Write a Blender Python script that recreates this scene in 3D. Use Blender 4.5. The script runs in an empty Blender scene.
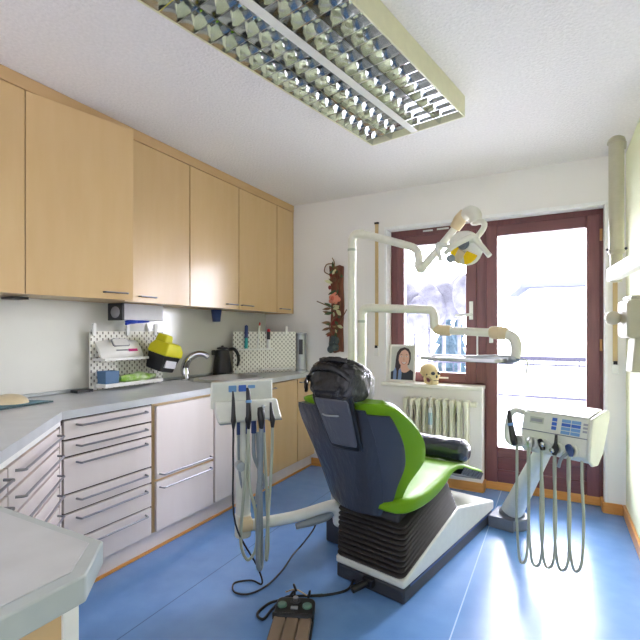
import bpy, bmesh, math, random
from mathutils import Vector, Matrix
R = math.radians
C = bpy.context.scene.collection
random.seed(7)

# ------------------------------------------------------------------ materials
def lin(c):
    f = lambda v: v / 12.92 if v <= .04045 else ((v + .055) / 1.055) ** 2.4
    return (f(c[0] / 255), f(c[1] / 255), f(c[2] / 255), 1)

def mat(name, rgb, rough=.5, metal=0, rgb2=None, scale=8, stretch=(1, 1, 1), amount=.5, bump=0, bscale=60,
        spec=.5, coat=0, detail=5, trans=0, alpha=1, emit=0, bstretch=(1, 1, 1)):
    m = bpy.data.materials.new(name); m.use_nodes = True
    nt = m.node_tree; b = nt.nodes['Principled BSDF']
    b.inputs['Base Color'].default_value = lin(rgb)
    b.inputs['Roughness'].default_value = rough
    b.inputs['Metallic'].default_value = metal
    b.inputs['Specular IOR Level'].default_value = spec
    b.inputs['Coat Weight'].default_value = coat
    b.inputs['Coat Roughness'].default_value = .15
    b.inputs['Transmission Weight'].default_value = trans
    b.inputs['Alpha'].default_value = alpha
    tc = nt.nodes.new('ShaderNodeTexCoord')
    if rgb2 is None and not bump:
        rgb2 = tuple(max(0, v * .96) for v in rgb); scale = 25; amount = .5
    if rgb2 is not None:
        mp = nt.nodes.new('ShaderNodeMapping'); mp.inputs['Scale'].default_value = stretch
        n = nt.nodes.new('ShaderNodeTexNoise'); n.inputs['Scale'].default_value = scale; n.inputs['Detail'].default_value = detail
        r = nt.nodes.new('ShaderNodeValToRGB')
        r.color_ramp.elements[0].position = .5 - amount / 2; r.color_ramp.elements[1].position = .5 + amount / 2
        r.color_ramp.elements[0].color = lin(rgb2); r.color_ramp.elements[1].color = lin(rgb)
        nt.links.new(tc.outputs['Object'], mp.inputs['Vector']); nt.links.new(mp.outputs['Vector'], n.inputs['Vector'])
        nt.links.new(n.outputs['Fac'], r.inputs['Fac']); nt.links.new(r.outputs['Color'], b.inputs['Base Color'])
    if bump:
        mp2 = nt.nodes.new('ShaderNodeMapping'); mp2.inputs['Scale'].default_value = bstretch
        n2 = nt.nodes.new('ShaderNodeTexNoise'); n2.inputs['Scale'].default_value = bscale; n2.inputs['Detail'].default_value = 3
        bp = nt.nodes.new('ShaderNodeBump'); bp.inputs['Strength'].default_value = bump; bp.inputs['Distance'].default_value = .01
        nt.links.new(tc.outputs['Object'], mp2.inputs['Vector']); nt.links.new(mp2.outputs['Vector'], n2.inputs['Vector'])
        nt.links.new(n2.outputs['Fac'], bp.inputs['Height']); nt.links.new(bp.outputs['Normal'], b.inputs['Normal'])
    return m

M = {}
M['ceiling'] = mat('stucco', (240, 236, 234), .95, bump=.6, bscale=75, rgb2=(229, 225, 223), scale=70, amount=.4)
M['wall'] = mat('wall_paint', (236, 233, 230), .85, bump=.12, bscale=140, rgb2=(232, 229, 226), scale=3)
M['wall_green'] = mat('lime_wall_paint', (239, 242, 208), .8, bump=.12, bscale=140, rgb2=(236, 240, 202), scale=2)
M['reveal'] = mat('white_reveal_paint', (240, 240, 240), .6)
M['splash'] = mat('splash_panel', (214, 214, 207), .16, rgb2=(208, 208, 202), scale=4, coat=.3)
M['floor'] = mat('blue_linoleum', (114, 157, 212), .25, rgb2=(100, 143, 202), scale=9, stretch=(1, 1, 1), amount=.6, bump=.05, bscale=60, detail=9, spec=.55)
M['maple'] = mat('maple', (216, 184, 136), .34, rgb2=(208, 173, 122), scale=5, stretch=(3, 3, .5), amount=.7, coat=.3)
M['maple_lit'] = mat('lit_maple', (226, 216, 212), .36, rgb2=(219, 208, 203), scale=5, stretch=(3, 3, .5), amount=.7, coat=.15)  # same maple, with the window's whitish sheen put into its colour
M['maple_dark'] = mat('maple_edge', (208, 174, 128), .5, rgb2=(196, 160, 112), scale=6, stretch=(3, .6, 3), amount=.7)
M['pine'] = mat('varnished_pine', (222, 160, 84), .38, rgb2=(200, 134, 60), scale=7, stretch=(.8, 8, 8), amount=.6, coat=.2)
M['redwood'] = mat('mahogany_stain', (128, 76, 74), .38, rgb2=(102, 58, 60), scale=7, stretch=(9, 9, .7), amount=.7, coat=.2)
M['redwood_h'] = mat('mahogany_stain_rail', (122, 70, 68), .38, rgb2=(96, 54, 56), scale=7, stretch=(.7, 9, 9), amount=.7, coat=.2)
M['worktop'] = mat('grey_laminate', (194, 197, 199), .28, rgb2=(180, 183, 185), scale=11, amount=.45, detail=9, coat=.1)
M['worktop_edge'] = mat('grey_laminate_edge', (176, 184, 184), .35)
M['white'] = mat('white_plastic', (236, 236, 232), .4)
M['cream'] = mat('cream_plastic', (226, 224, 208), .35, coat=.2)
M['cream2'] = mat('cream_enamel', (228, 226, 206), .35, coat=.2)
M['tan'] = mat('tan_plastic_joint', (216, 196, 156), .45)
M['fixture'] = mat('fixture_enamel', (228, 225, 190), .4)
M['unit'] = mat('unit_plastic', (218, 220, 210), .35, coat=.2)
M['unit_grey'] = mat('unit_grey_plastic', (112, 118, 130), .45)
M['black'] = mat('black_plastic', (24, 24, 27), .35)
M['dark'] = mat('dark_grey_plastic', (50, 51, 55), .5)
M['gap_shade'] = mat('painted_gap_shade', (66, 50, 36), .8)  # dark brown carcass colour, paints the shade into the gaps between drawers
M['rubber'] = mat('bellows_rubber', (48, 44, 43), .55)
M['shell'] = mat('slate_shell', (64, 68, 78), .45, bump=.15, bscale=30)
M['cover'] = mat('dark_plastic_cover', (56, 58, 66), .32, bump=.6, bscale=14, bstretch=(3, 3, .6), coat=.2)
M['flapcover'] = mat('grey_plastic_cover', (84, 86, 94), .35, bump=.5, bscale=16, bstretch=(3, 3, .6), coat=.15)
M['blackfilm'] = mat('black_plastic_film', (13, 14, 18), .3, bump=1.0, bscale=26, coat=.25, spec=.4)
M['green'] = mat('lime_leatherette', (112, 158, 30), .4, bump=.08, bscale=120, spec=.12, coat=.02, rgb2=(107, 152, 26), scale=3)
M['chrome'] = mat('chrome', (214, 214, 216), .12, 1)
M['handle'] = mat('satin_handle', (150, 150, 156), .35, .9)
M['steel'] = mat('brushed_steel', (206, 206, 206), .32, 1)
M['mirror'] = mat('louver_mirror', (226, 228, 226), .06, 1)
M['silver'] = mat('silver_paint', (176, 182, 184), .3, .5)
M['hose'] = mat('grey_green_hose', (170, 176, 158), .45)
M['hose_grey'] = mat('blue_grey_hose', (136, 146, 152), .45)
M['blue'] = mat('blue_button', (58, 102, 190), .4)
M['lblue'] = mat('light_blue_button', (112, 158, 206), .4)
M['paleblue'] = mat('pale_blue_print', (176, 204, 216), .4)
M['navy'] = mat('navy_plastic', (38, 62, 120), .4)
M['cup'] = mat('steel_blue_plastic', (74, 112, 150), .45)
M['yellow'] = mat('yellow_plastic', (214, 208, 24), .4)
M['amber'] = mat('amber_reflector', (250, 208, 24), .25)
M['lens'] = mat('lamp_reflector', (236, 234, 222), .15, coat=.5)
M['glove'] = mat('blue_nitrile', (38, 70, 190), .5)
M['pack'] = mat('green_foil_pack', (146, 196, 62), .3, rgb2=(214, 230, 190), scale=22, amount=.3, bump=.5, bscale=30)
M['pink'] = mat('pink_print', (226, 70, 150), .5)
M['greyprint'] = mat('grey_print', (150, 152, 160), .5)
M['paper'] = mat('card_box', (226, 226, 234), .6)
M['teal'] = mat('teal_mat', (36, 96, 112), .5, rgb2=(60, 120, 140), scale=12)
M['tealdark'] = mat('teal_dark', (16, 62, 66), .5)
M['khaki'] = mat('cream_shell', (222, 206, 168), .35, coat=.2)
M['bark'] = mat('bark', (138, 84, 60), .8, rgb2=(78, 44, 34), scale=14, stretch=(4, 4, .6), bump=.8, bscale=40)
M['rose'] = mat('dried_rose', (222, 140, 116), .8)
M['rosein'] = mat('dried_rose_heart', (206, 104, 80), .8)
M['leaf'] = mat('leaf', (70, 92, 54), .6, rgb2=(50, 70, 44), scale=20)
M['dryleaf'] = mat('dry_leaf', (128, 96, 62), .7, rgb2=(98, 66, 44), scale=20)
M['paleleaf'] = mat('pale_leaf', (206, 206, 160), .7)
M['moss'] = mat('grey_moss', (84, 96, 96), .9, bump=1, bscale=50, rgb2=(58, 66, 66), scale=30)
M['redberry'] = mat('red_husk', (130, 40, 34), .7)
M['skin'] = mat('print_skin', (222, 176, 154), .5)
M['nosetone'] = mat('print_nose', (206, 152, 130), .5)
M['hair'] = mat('print_hair', (54, 38, 40), .5)
M['printbg'] = mat('print_backdrop', (196, 198, 190), .5)
M['shirt'] = mat('print_dark_shirt', (44, 46, 58), .5)
M['denim'] = mat('print_blue_scarf', (120, 142, 186), .5)
M['lip'] = mat('print_lips', (176, 84, 84), .5)
M['frame'] = mat('white_frame', (232, 230, 222), .5)
M['bone'] = mat('bone', (232, 214, 166), .55, rgb2=(214, 190, 138), scale=12)
M['strap'] = mat('woven_strap', (204, 178, 132), .8)
M['brass'] = mat('brass', (200, 150, 96), .35, .7)
M['pedal'] = mat('brown_pedal', (136, 116, 98), .45)
M['sage'] = mat('sage_dial', (96, 134, 122), .4)
M['teal_pen'] = mat('teal_marker', (24, 150, 150), .4)
M['red'] = mat('red_cap', (190, 34, 40), .4)
M['lcd'] = mat('lcd', (178, 184, 172), .3)
M['snow'] = mat('pale_ground', (236, 238, 242), .9, rgb2=(222, 226, 232), scale=.6)
M['concrete'] = mat('balcony_concrete', (226, 226, 228), .9)
M['rail'] = mat('rail_metal', (60, 62, 84), .6)
M['roof'] = mat('grey_roof', (58, 66, 84), .8, rgb2=(46, 54, 72), scale=3)
M['render'] = mat('house_render', (236, 236, 234), .9)
M['spruce'] = mat('spruce', (84, 108, 120), .9, rgb2=(60, 84, 96), scale=5)
M['hedge'] = mat('bare_hedge', (92, 92, 104), .9, rgb2=(150, 150, 160), scale=2)
M['window_dark'] = mat('far_window', (150, 160, 175), .3)
M['film'] = mat('clear_film', (70, 76, 88), .16, bump=1.0, bscale=26, trans=.0, alpha=.3, coat=.5)
M['rollfilm'] = mat('roll_film', (44, 48, 64), .26, bump=.8, bscale=24, bstretch=(.5, 2, 2), coat=.4)
M['xray'] = mat('xray_enamel', (186, 181, 156), .4)

def glass():
    m = bpy.data.materials.new('window_glass'); m.use_nodes = True; nt = m.node_tree
    nt.nodes.remove(nt.nodes['Principled BSDF']); out = nt.nodes['Material Output']
    t = nt.nodes.new('ShaderNodeBsdfTransparent'); g = nt.nodes.new('ShaderNodeBsdfGlossy'); g.inputs['Roughness'].default_value = .02
    fr = nt.nodes.new('ShaderNodeFresnel'); fr.inputs['IOR'].default_value = 1.3
    mx = nt.nodes.new('ShaderNodeMixShader')
    nt.links.new(fr.outputs[0], mx.inputs[0]); nt.links.new(t.outputs[0], mx.inputs[1]); nt.links.new(g.outputs[0], mx.inputs[2])
    nt.links.new(mx.outputs[0], out.inputs[0]); return m
M['glass'] = glass()

def pegmat():
    m = mat('peg_holes', (232, 230, 220), .5); nt = m.node_tree; b = nt.nodes['Principled BSDF']
    tc = nt.nodes.new('ShaderNodeTexCoord'); sp = nt.nodes.new('ShaderNodeSeparateXYZ')
    nt.links.new(tc.outputs['Object'], sp.inputs[0])
    def mth(op, a, b_=None):
        n = nt.nodes.new('ShaderNodeMath'); n.operation = op
        for i, v in enumerate((a, b_)):
            if v is None: continue
            if isinstance(v, (int, float)): n.inputs[i].default_value = v
            else: nt.links.new(v, n.inputs[i])
        return n.outputs[0]
    px, pz = .04, .04
    def slots(ox, oz):
        u = mth('ABSOLUTE', mth('SUBTRACT', mth('FRACT', mth('DIVIDE', mth('ADD', sp.outputs[0], ox + 4), px)), .5))
        v = mth('ABSOLUTE', mth('SUBTRACT', mth('FRACT', mth('DIVIDE', mth('ADD', sp.outputs[2], oz + 4), pz)), .5))
        return mth('MULTIPLY', mth('LESS_THAN', u, .11), mth('LESS_THAN', v, .2))
    hole = mth('MAXIMUM', slots(0, 0), slots(px / 2, pz / 2))
    mx = nt.nodes.new('ShaderNodeMix'); mx.data_type = 'RGBA'
    mx.inputs['A'].default_value = lin((232, 230, 220)); mx.inputs['B'].default_value = lin((112, 108, 98))
    nt.links.new(hole, mx.inputs['Factor']); nt.links.new(mx.outputs['Result'], b.inputs['Base Color']); return m
M['peg'] = pegmat()

def seams(m, xs):                     # welded joints between the linoleum sheets
    nt = m.node_tree; b = nt.nodes['Principled BSDF']; src = b.inputs['Base Color'].links[0].from_socket
    tc = nt.nodes.new('ShaderNodeTexCoord'); sp = nt.nodes.new('ShaderNodeSeparateXYZ'); nt.links.new(tc.outputs['Object'], sp.inputs[0])
    for x, c in xs:
        n = nt.nodes.new('ShaderNodeMath'); n.operation = 'COMPARE'; n.inputs[1].default_value = x; n.inputs[2].default_value = .0028
        nt.links.new(sp.outputs[0], n.inputs[0]); mx = nt.nodes.new('ShaderNodeMix'); mx.data_type = 'RGBA'
        nt.links.new(n.outputs[0], mx.inputs['Factor']); nt.links.new(src, mx.inputs['A']); mx.inputs['B'].default_value = lin(c); src = mx.outputs['Result']
    nt.links.new(src, b.inputs['Base Color'])
seams(M['floor'], ((-1.588 + 1.0875, (84, 116, 164)), (-.385 + 1.0875, (170, 200, 236))))

# ------------------------------------------------------------------ mesh helpers
def catmull(pts, n=6):
    pts = [Vector(p) for p in pts]
    if len(pts) < 3: return pts
    out = []
    for i in range(len(pts) - 1):
        p0 = pts[i - 1] if i else pts[0] * 2 - pts[1]
        p1, p2 = pts[i], pts[i + 1]
        p3 = pts[i + 2] if i + 2 < len(pts) else pts[-1] * 2 - pts[-2]
        for k in range(n):
            t = k / n
            out.append(.5 * ((2 * p1) + (p2 - p0) * t + (2 * p0 - 5 * p1 + 4 * p2 - p3) * t * t + (3 * p1 - p0 - 3 * p2 + p3) * t ** 3))
    out.append(pts[-1]); return out

def lerp(x, tab):
    if x <= tab[0][0]: return tab[0][1]
    for (a, b), (c, d) in zip(tab, tab[1:]):
        if x <= c: return b + (d - b) * (x - a) / (c - a)
    return tab[-1][1]

def smooth(x, tab):                        # cosine-free Catmull interpolation of a table
    n = len(tab)
    if x <= tab[0][0]: return tab[0][1]
    if x >= tab[-1][0]: return tab[-1][1]
    for i in range(n - 1):
        if x <= tab[i + 1][0]:
            x0, y0 = tab[i]; x1, y1 = tab[i + 1]
            m0 = (y1 - tab[i - 1][1]) / (x1 - tab[i - 1][0]) if i else (y1 - y0) / (x1 - x0)
            m1 = (tab[i + 2][1] - y0) / (tab[i + 2][0] - x0) if i + 2 < n else (y1 - y0) / (x1 - x0)
            hh = x1 - x0; t = (x - x0) / hh
            return (2 * t ** 3 - 3 * t * t + 1) * y0 + (t ** 3 - 2 * t * t + t) * hh * m0 + (-2 * t ** 3 + 3 * t * t) * y1 + (t ** 3 - t * t) * hh * m1

def rrect(x0, x1, y0, y1, r, n=5):
    pts = []
    for cx, cy, a0 in ((x1 - r, y1 - r, 0), (x0 + r, y1 - r, 90), (x0 + r, y0 + r, 180), (x1 - r, y0 + r, 270)):
        for k in range(n + 1): a = R(a0 + 90 * k / n); pts.append((cx + r * math.cos(a), cy + r * math.sin(a)))
    return pts

class MB:
    def __init__(s, frame=None): s.bm = bmesh.new(); s.f = frame or Matrix()
    def _v(s, p): return s.bm.verts.new(s.f @ Vector(p))
    def _f(s, vs):
        try: return s.bm.faces.new(vs)
        except ValueError: return None
    def box(s, x0, x1, y0, y1, z0, z1, m=None):
        m = m or Matrix()
        v = [s._v(m @ Vector((x, y, z))) for x in (x0, x1) for y in (y0, y1) for z in (z0, z1)]
        for q in ((0, 1, 3, 2), (4, 6, 7, 5), (0, 4, 5, 1), (2, 3, 7, 6), (0, 2, 6, 4), (1, 5, 7, 3)): s._f([v[i] for i in q])
        return s
    def bar(s, a, b, w, h_, up=(0, 0, 1)):
        a, b = Vector(a), Vector(b); d = (b - a).normalized(); x = d.cross(Vector(up)).normalized(); z = x.cross(d)
        m = Matrix((x, d, z)).transposed().to_4x4(); m.translation = a
        return s.box(-w / 2, w / 2, 0, (b - a).length, -h_ / 2, h_ / 2, m)
    def prism(s, pts, z0, z1, m=None):
        m = m or Matrix()
        a = [s._v(m @ Vector((p[0], p[1], z0))) for p in pts]; b = [s._v(m @ Vector((p[0], p[1], z1))) for p in pts]
        s._f(a[::-1]); s._f(b)
        for i in range(len(pts)): j = (i + 1) % len(pts); s._f([a[i], a[j], b[j], b[i]])
        return s
    def loft(s, rings, cap=True, closed=True):
        vs = [[s._v(p) for p in r] for r in rings]
        for a, b in zip(vs, vs[1:]):
            n = len(a)
            for i in range(n if closed else n - 1): j = (i + 1) % n; s._f([a[i], a[j], b[j], b[i]])
        if cap and closed: s._f(vs[0][::-1]); s._f(vs[-1])
        return s
    def tube(s, pts, r, seg=12, n=6, sm=True):
        rs = r if isinstance(r, (list, tuple)) else None
        P = catmull(pts, n) if sm else [Vector(p) for p in pts]
        T = [(P[min(i + 1, len(P) - 1)] - P[max(i - 1, 0)]).normalized() for i in range(len(P))]
        N = T[0].orthogonal().normalized(); rings = []
        for i, (p, t) in enumerate(zip(P, T)):
            N = (N - t * N.dot(t)).normalized(); B = t.cross(N)
            if rs:
                k = i / (len(P) - 1) * (len(rs) - 1); q = min(int(k), len(rs) - 2) if len(rs) > 1 else 0
                rr = rs[q] + (rs[q + 1] - rs[q]) * (k - q)
            else: rr = r
            rings.append([p + (N * math.cos(a) + B * math.sin(a)) * rr for a in (2 * math.pi * j / seg for j in range(seg))])
        return s.loft(rings)
    def lathe(s, prof, c=(0, 0, 0), axis=(0, 0, 1), seg=24):
        m = Vector((0, 0, 1)).rotation_difference(Vector(axis).normalized()).to_matrix().to_4x4(); m.translation = Vector(c)
        return s.loft([[m @ Vector((max(r, 1e-5) * math.cos(a), max(r, 1e-5) * math.sin(a), z)) for a in (2 * math.pi * j / seg for j in range(seg))] for r, z in prof])
    def cyl(s, a, b, r, seg=16): return s.tube([a, b], r, seg, sm=False)
    def ball(s, c, rx, ry=None, rz=None, m=None, u=20, v=12, p=1.0, fn=None):
        ry = ry or rx; rz = rz or rx; m = m or Matrix(); c = Vector(c)
        sg = lambda x: math.copysign(abs(x) ** p, x)
        rings = []
        for i in range(v + 1):
            th = math.pi * (i / v) * .998 + .001 * math.pi
            ring = []
            for j in range(u):
                ph = 2 * math.pi * j / u
                q = Vector((rx * sg(math.sin(th)) * sg(math.cos(ph)), ry * sg(math.sin(th)) * sg(math.sin(ph)), -rz * sg(math.cos(th))))
                if fn: q = fn(q)
                ring.append(c + m @ q)
            rings.append(ring)
        return s.loft(rings)
    def rslab(s, x0, x1, z0, z1, y0, y1, r=.02, n=5, m=None):      # a rounded rectangle in xz extruded along y
        pts = []
        for cx, cz, a0 in ((x1 - r, z1 - r, 0), (x0 + r, z1 - r, 90), (x0 + r, z0 + r, 180), (x1 - r, z0 + r, 270)):
            for k in range(n + 1): a = R(a0 + 90 * k / n); pts.append((cx + r * math.cos(a), cz + r * math.sin(a)))
        mm = Matrix(((1, 0, 0, 0), (0, 0, -1, 0), (0, 1, 0, 0), (0, 0, 0, 1)))
        return s.prism(pts, -y1, -y0, (m or Matrix()) @ mm)
    def build(s, name, material, parent=None, bevel=0, sub=0, angle=35, segs=2):
        bm = s.bm; bmesh.ops.remove_doubles(bm, verts=bm.verts, dist=1e-5); bmesh.ops.recalc_face_normals(bm, faces=bm.faces)
        if parent is not None: T = parent['_m']; T = Matrix([T[i * 4:i * 4 + 4] for i in range(4)]).inverted(); loc = None
        else:
            co = [v.co for v in bm.verts]
            loc = Vector(((min(c.x for c in co) + max(c.x for c in co)) / 2, (min(c.y for c in co) + max(c.y for c in co)) / 2, min(c.z for c in co)))
            T = Matrix.Translation(-loc)
        bm.transform(T)
        me = bpy.data.meshes.new(name); bm.to_mesh(me); bm.free(); me.materials.append(M[material] if isinstance(material, str) else material)
        for p in me.polygons: p.use_smooth = True
        me.set_sharp_from_angle(angle=R(angle))
        o = bpy.data.objects.new(name, me); C.objects.link(o)
        wm = Matrix()
        if parent is not None:
            o.parent = parent; wm = Matrix([list(parent['_m'])[i * 4:i * 4 + 4] for i in range(4)])
        else: o.location = loc; wm = Matrix.Translation(loc)
        o['_m'] = [v for row in wm for v in row]
        if bevel:
            b = o.modifiers.new('bevel', 'BEVEL'); b.width = bevel; b.segments = segs; b.limit_method = 'ANGLE'; b.angle_limit = R(40)
        if sub: q = o.modifiers.new('subdivision', 'SUBSURF'); q.levels = sub; q.render_levels = sub
        return o

def tag(o, label, cat, group=None):
    o['label'] = label; o['category'] = cat
    if group: o['group'] = group
    return o
def thing(name, label, cat, loc=(0, 0, 0), rz=0, group=None):
    o = bpy.data.objects.new(name, None); C.objects.link(o); o.empty_display_size = .05
    o.location = loc; o.rotation_euler = (0, 0, rz)
    wm = Matrix.Translation(loc) @ Matrix.Rotation(rz, 4, 'Z'); o['_m'] = [v for row in wm for v in row]
    return tag(o, label, cat, group)
def struct(o): o['kind'] = 'structure'; return o
def fr(loc, rz=0): return Matrix.Translation(loc) @ Matrix.Rotation(rz, 4, 'Z')

# ------------------------------------------------------------------ dimensions (metres, camera at the origin)
XL, XR, YB, YR, YF, H = -2.6, .425, 3.667, 3.80, -.95, 2.5
WX0, WX1, LINT, SILL, SPX = -1.31, .305, 2.172, .835, -.515     # back opening, lintel, window sill, end of the breast wall

# ------------------------------------------------------------------ room shell
struct(MB().box(XL - .1, XR + .1, YF - .1, YR + .16, -.1, 0).build('floor', 'floor'))
struct(MB().box(XL - .1, XR + .1, YF - .1, YR + .16, H, H + .1).build('ceiling', 'ceiling'))
struct(MB().box(XL - .1, XL, YF, YR + .16, 0, H).build('wall_left', 'wall'))
struct(MB().box(XR, XR + .1, YF, YR + .16, 0, H).build('wall_right', 'wall_green'))
b = MB()
b.box(XL, WX0, YB, YR + .16, 0, H); b.box(WX1, XR, YB, YR + .16, 0, H); b.box(WX0, WX1, YB, YR + .16, LINT, H); b.box(WX0, SPX, YB, YR + .16, 0, SILL - .03)
struct(b.build('wall_back', 'wall'))
b = MB(); b.box(XL, XR, YF - .1, YF, 0, .3); b.box(XL, XR, YF - .1, YF, 2.42, H); b.box(XL, -2.4, YF - .1, YF, .3, 2.42); b.box(.33, XR, YF - .1, YF, .3, 2.42)  # unseen wall, its wide opening added and sized to let in fill light
struct(b.build('wall_front', 'wall'))
# white reveal lining of the window recess
b = MB(); b.box(WX0 - .012, WX1 + .012, YB - .008, YR - .03, LINT - .012, LINT + .012)
b.box(WX0 - .012, WX0 + .004, YB - .008, YR - .03, SILL, LINT + .012); b.box(WX1 - .004, WX1 + .012, YB - .008, YR - .03, 0, LINT + .012)
struct(b.build('trim_1', 'reveal', bevel=.003))
# glossy splash panel between worktop and wall cabinets
struct(MB().box(XL, XL + .012, -.3, YB - .002, .902, 1.45).build('trim_2', 'splash'))
struct(MB().box(XL + .012, XL + .026, -.3, YB - .002, .901, .922).build('trim_3', 'silver', bevel=.004))
b = MB(); b.box(-2.055, SPX + .012, YB - .018, YB, 0, .075); struct(b.build('baseboard_back', 'pine', bevel=.005))
b = MB(); b.box(SPX, WX1 - .004, YR - .02, YR, 0, .07); b.box(SPX, SPX + .018, YB, YR - .02, 0, .07); struct(b.build('baseboard_door', 'pine', bevel=.005))
b = MB(); b.box(WX1 - .016, XR - .018, YB - .018, YB, 0, .075); b.box(WX1 - .02, WX1 - .004, YB, YR - .02, 0, .07); struct(b.build('baseboard_corner', 'pine', bevel=.005))
struct(MB().box(XR - .018, XR, YF, YB, 0, .075).build('baseboard_right', 'pine', bevel=.005))

# ------------------------------------------------------------------ window and balcony door
def emp(name, loc):
    o = bpy.data.objects.new(name, None); C.objects.link(o); o.location = loc
    o['_m'] = [v for row in Matrix.Translation(loc) for v in row]; o['kind'] = 'structure'; return o
w = emp('window_1', (-.9, YR, SILL))
b = MB(); b.box(WX0, WX1 - .81, YR, YR + .08, 2.105, LINT); b.box(WX0, -1.24, YR, YR + .08, SILL - .03, 2.105); b.box(WX0, SPX, YR, YR + .08, SILL - .03, SILL + .02); b.box(-.59, SPX, YR, YR + .08, SILL, 2.105)
b.build('window_frame', 'redwood', w, bevel=.004)
b = MB(); x0, x1, z0, z1 = -1.25, -.575, SILL + .012, 2.11
b.box(x0, -1.185, YR - .018, YR + .05, z0, z1); b.box(-.66, x1, YR - .018, YR + .05, z0, z1)
b.build('sash_stile', 'redwood', w, bevel=.005)
b = MB(); b.box(-1.185, -.66, YR - .017, YR + .05, z0, .925); b.box(-1.185, -.66, YR - .017, YR + .05, 2.025, z1); b.build('sash_rail', 'redwood_h', w, bevel=.005)
MB().box(-1.19, -.655, YR + .012, YR + .018, .92, 2.03).build('pane', 'glass', w)
b = MB(); b.box(-.63, -.60, YR - .03, YR - .018, 1.37, 1.52); b.build('handle_plate', 'white', w, bevel=.003)
b = MB(); b.cyl((-.615, YR - .018, 1.41), (-.615, YR - .06, 1.41), .012); b.bar((-.615, YR - .06, 1.41), (-.74, YR - .06, 1.405), .018, .022); b.build('handle', 'white', w, bevel=.004)
for k, xx in enumerate((-1.02, -.90, -.97)):
    zz = (2.145, 2.148, .88)[k]
    MB().box(xx, xx + (.085, .1, .17)[k], YR - (.004 if k < 2 else .02), YR + .01, zz - .006, zz + .008).build('vent_slot', 'white', w)
d = emp('door_1', (-.1, YR, 0))
b = MB(); b.box(SPX, WX1, YR, YR + .08, 2.115, LINT); b.box(SPX, -.485, YR, YR + .08, .07, 2.115); b.box(.268, WX1, YR, YR + .08, .07, 2.115); b.box(SPX, WX1, YR, YR + .08, .0, .07)
b.build('door_frame', 'redwood', d, bevel=.004)
b = MB(); b.box(-.50, -.415, YR - .02, YR + .05, .06, 2.125); b.box(.198, .285, YR - .02, YR + .05, .06, 2.125); b.build('door_stile', 'redwood', d, bevel=.006)
b = MB(); b.box(-.415, .198, YR - .019, YR + .05, 2.04, 2.125); b.box(-.415, .198, YR - .019, YR + .05, .06, .165); b.box(-.415, .198, YR - .019, YR + .05, .265, .345); b.build('door_rail', 'redwood_h', d, bevel=.006)
MB().box(-.415, .198, YR + .0, YR + .03, .16, .27).build('door_panel', 'redwood_h', d)
MB().box(-.42, .203, YR + .012, YR + .018, .34, 2.045).build('pane', 'glass', d)
b = MB(); b.box(-.475, -.445, YR - .03, YR - .02, 1.18, 1.29); b.build('handle_plate', 'white', d, bevel=.003)
b = MB(); b.cyl((-.46, YR - .02, 1.235), (-.46, YR - .065, 1.235), .012); b.bar((-.46, YR - .065, 1.235), (-.35, YR - .065, 1.232), .018, .02); b.build('handle', 'white', d, bevel=.004)
b = MB(); b.box(-.58, -.55, YR - .03, YR - .018, 1.235, 1.26); b.box(-.572, -.56, YR - .035, YR - .018, 1.08, 1.24); b.ball((-.566, YR - .045, 1.25), .016); b.build('espagnolette_bar', 'white', d)
for zz in (1.93, 1.13): MB().cyl((.288, YR - .026, zz), (.288, YR - .026, zz + .085), .009).build('hinge', 'brass', d)
b = MB(); b.box(WX0 - .03, SPX + .008, YB - .05, YR + .0, SILL - .03, SILL); tag(b.build('window_sill', 'frame', bevel=.005), 'pale window sill board above the radiator holding the portrait and the skull', 'window sill')

# ------------------------------------------------------------------ shutter straps on the back wall
def strap(x, z0, z1, label):
    t = thing('shutter_strap', label, 'shutter strap', (x, YB, z0), 0, 'shutter straps')
    MB().box(x - .014, x + .014, YB - .012, YB - .002, z0 + .03, z1).build('strap', 'strap', t)
    b = MB(); b.box(x - .02, x + .02, YB - .02, YB, z1 - .005, z1 + .012); b.build('guide', 'black', t, bevel=.003)
    b = MB(); b.box(x - .022, x + .022, YB - .018, YB, z0 - .055, z0 + .012); b.build('winder_plate', 'white', t, bevel=.004)
    MB().box(x - .012, x + .012, YB - .026, YB - .017, z0 + .012, z0 + .036).build('strap_slot', 'black', t)
strap(-1.395, 1.115, 2.225, 'tan roller shutter strap left of the window, beside the lamp pole')
strap(.362, 1.03, 1.95, 'tan roller shutter strap right of the balcony door, below the x-ray arm')

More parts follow.
